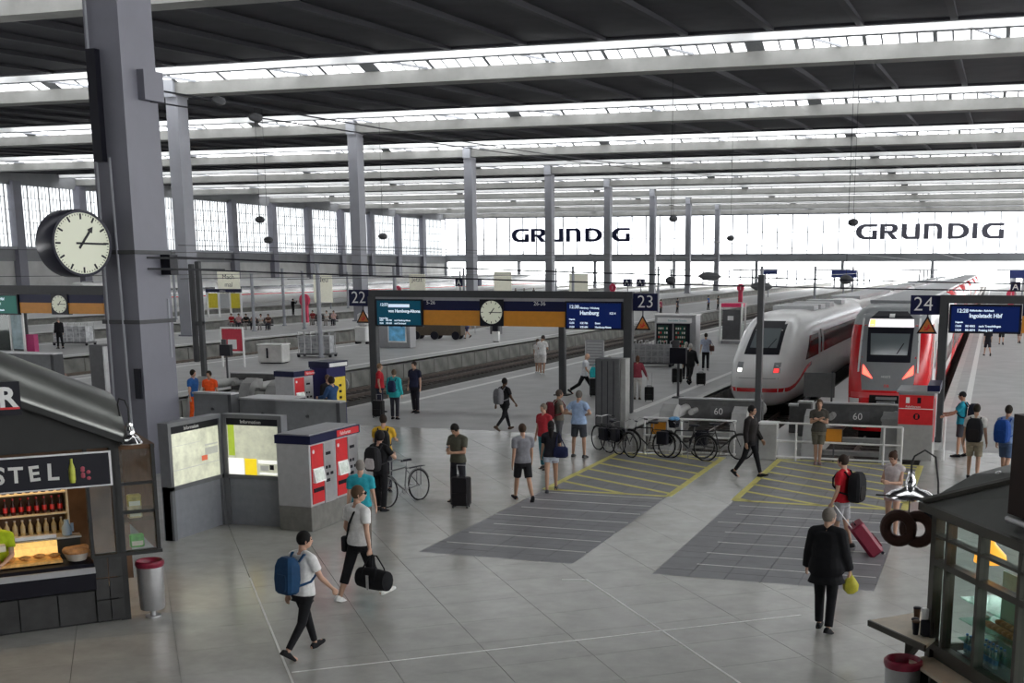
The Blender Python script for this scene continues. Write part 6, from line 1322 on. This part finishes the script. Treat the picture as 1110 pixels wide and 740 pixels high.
for x, y, lab in ((-62.0,103,'red information pillar behind the right-hand bench'),(-76,150,'red information pillar near the second hall column'),(-55,180,'red information pillar above number sign 23'),(-36,183.5,'red information pillar above the telephone booth'),(2.04,150,'red information pillar at the far right edge')):
    t = thing('information_pillar', lab, 'pillar', (x,y,0)); t.scale = (.62,.62,.72); MB().bbox(-.5,.5,-.25,.25,0,2.2,.03).build('body', mrp, t, smooth=False); MB().lathe([(0,-.2),(.85,-.2),(.85,.2),(0,.2)], c=(0,0,2.9), n=20, axis='y').build('disc', mrp, t); text('symbol', 'i', 1.0, m_white, t, (-.12,-.21,2.55), bold=.02)
for x, y, lab in ((-61.5,138,'black sector cube with white letter A left of the third hall column'),(-60,139.6,'black sector cube with white letter A right of the third hall column'),(-41.5,142,'black sector cube with white letter A, left one above sign 23'),(-40,142.5,'black sector cube with white letter A, right one above sign 23'),(2.03,125,'black sector cube with white letter A at the far right')):
    t = thing('sector_cube', lab, 'sign', (x,y,0)); MB().box(-.45,.45,-.45,.45,2.9,3.8).build('cube', m_navy, t, smooth=False); text('letter', 'A', .85, m_white, t, (-.28,-.46,3.05), bold=.01); MB().cyl((0,0,0),(0,0,2.9),.06).build('pole', m_steel2, t)
for x, y, h in ((-17.0,150,3.9),(3.2,150,3.9),(-37.3,215,3.9)):
    t = thing('departure_board', {-17.0:'small hanging blue board over the middle platform',3.2:'small blue board over the right platform',-37.3:'small blue board over the left-hand platform, far back'}[x], 'board', (x,y,0)); MB().box(-1.5,1.5,-.15,.15,h,h+.9).build('board', M('board_blue',(.03,.05,.22),.4), t, smooth=False); MB().cyl((0,0,0),(0,0,h),.1).build('post', m_steel2, t)
# second white train standing far left
lt = thing('express_train', 'white train with a red stripe standing at the far left platforms', 'train', (-109.5,128,0))
proto = [c for c in kids(ice) if c.name.startswith('carriage_body')][0]
for k in range(6):
    c = proto.copy(); C.objects.link(c); c.parent = lt; c.location = (0,28.2*k,0)
    for w_ in kids(proto): q = w_.copy(); C.objects.link(q); q.parent = c
# overhead wires, insulators and hanging lamps
def wire(label, a, b, sag=.3, r=.018, ins=()):
    t = thing('overhead_wire', label, 'wire', (0,0,0)); pts = []
    A, B = Vector(a), Vector(b)
    for i in range(13): p_ = A.lerp(B,i/12); p_.z -= sag*4*(i/12)*(1-i/12); pts.append(p_)
    MB().tube(pts, r, 5).build('cable', m_blk, t)
    for u in ins:
        p_ = A.lerp(B,u); p_.z -= sag*4*u*(1-u); d = (B-A).normalized(); q = MB(); q.tube([p_-d*.35,p_-d*.2,p_,p_+d*.2,p_+d*.35],[.03,.11,.13,.11,.03],8); q.build('insulator', m_char, t)
wire('upper cross wire from the big column towards the right gantry', (-20.0,26.6,5.45), (7,46,4.55), .12, .02, (.45,.95)); wire('lower cross wire from the big column towards the right gantry', (-20.0,26.6,5.15), (7,46,4.35), .12, .02, (.5,))
wire('long span wire from the big column head to the hall roof', (-20.1,26.4,9.5), (-33,148,16.6), .5, .025, (.03,)); wire('second span wire below the long one', (-20.1,26.6,9.2), (-24,148,15.6), .6, .022, (.04,))
for k, (x, lab) in enumerate(((-24.75,'over the track left of the middle platform'),(-29.4,'over the second track left of the middle platform'),(-8.8,'over the white express train'),(-3.3,'over the red train'),(-44,'over the track beside the benches'))): wire('contact wire running '+lab, (x,40,4.75), (x,420,4.75), 0, .015); wire('carrier wire running '+lab, (x,40,6.0), (x,420,6.0), .0, .015)
def hang_lamp(label, x, y, z, r):
    t = thing('hanging_lamp', label, 'lamp', (x,y,z), group='dark pendant lamps under the hall roof'); MB().ell((0,0,0),(r,r,r*.72),14,8).build('body', m_char, t); MB().cyl((0,0,r*.7),(0,0,18.2+.9*((y-80.7)%27)/22.3-z+.05 if ((y-80.7)%27) < 22.3 else 19.1-z),.02,n=5).build('cord', m_blk, t)
for k, (x, y, z) in enumerate(((-27.89,110,9.46),(-26.71,130,8.16),(-22.97,90,4.2),(-10.78,100,8.62),(-8.93,80,4.4),(-54.58,105,7.99),(-61.25,95,9.23),(-60.52,95,7.49))):
    hang_lamp('dark pendant lamp '+['above and right of number sign 23','hanging right of the last hall column','hanging low above number sign 23','upper left of the right GRUNDIG letters','hanging low over the white train','between the second and third hall columns','in front of the left windows, upper one','in front of the left windows, lower one'][k], x, y, z, .42)
# platform canopies beyond the hall end
for k, (x0, x1) in enumerate(((-21,-12.5),(-41,-32.5),(-61,-52.5),(-81,-74),(.5,9))):
    t = thing('platform_canopy', 'flat canopy on posts beyond the far window wall, '+['over the middle platform','over the left-hand platform','over the bench platform','over the fourth platform','over the right platform'][k], 'canopy', (0,300,0)); MB().box(x0,x1,0,110,4.3,4.6).build('roof', m_tlg, t, smooth=False)
    for y in range(6): MB().box((x0+x1)/2-.2,(x0+x1)/2+.2,y*18+4,y*18+4.4,0,4.3).build('post', m_steel2, t, smooth=False)
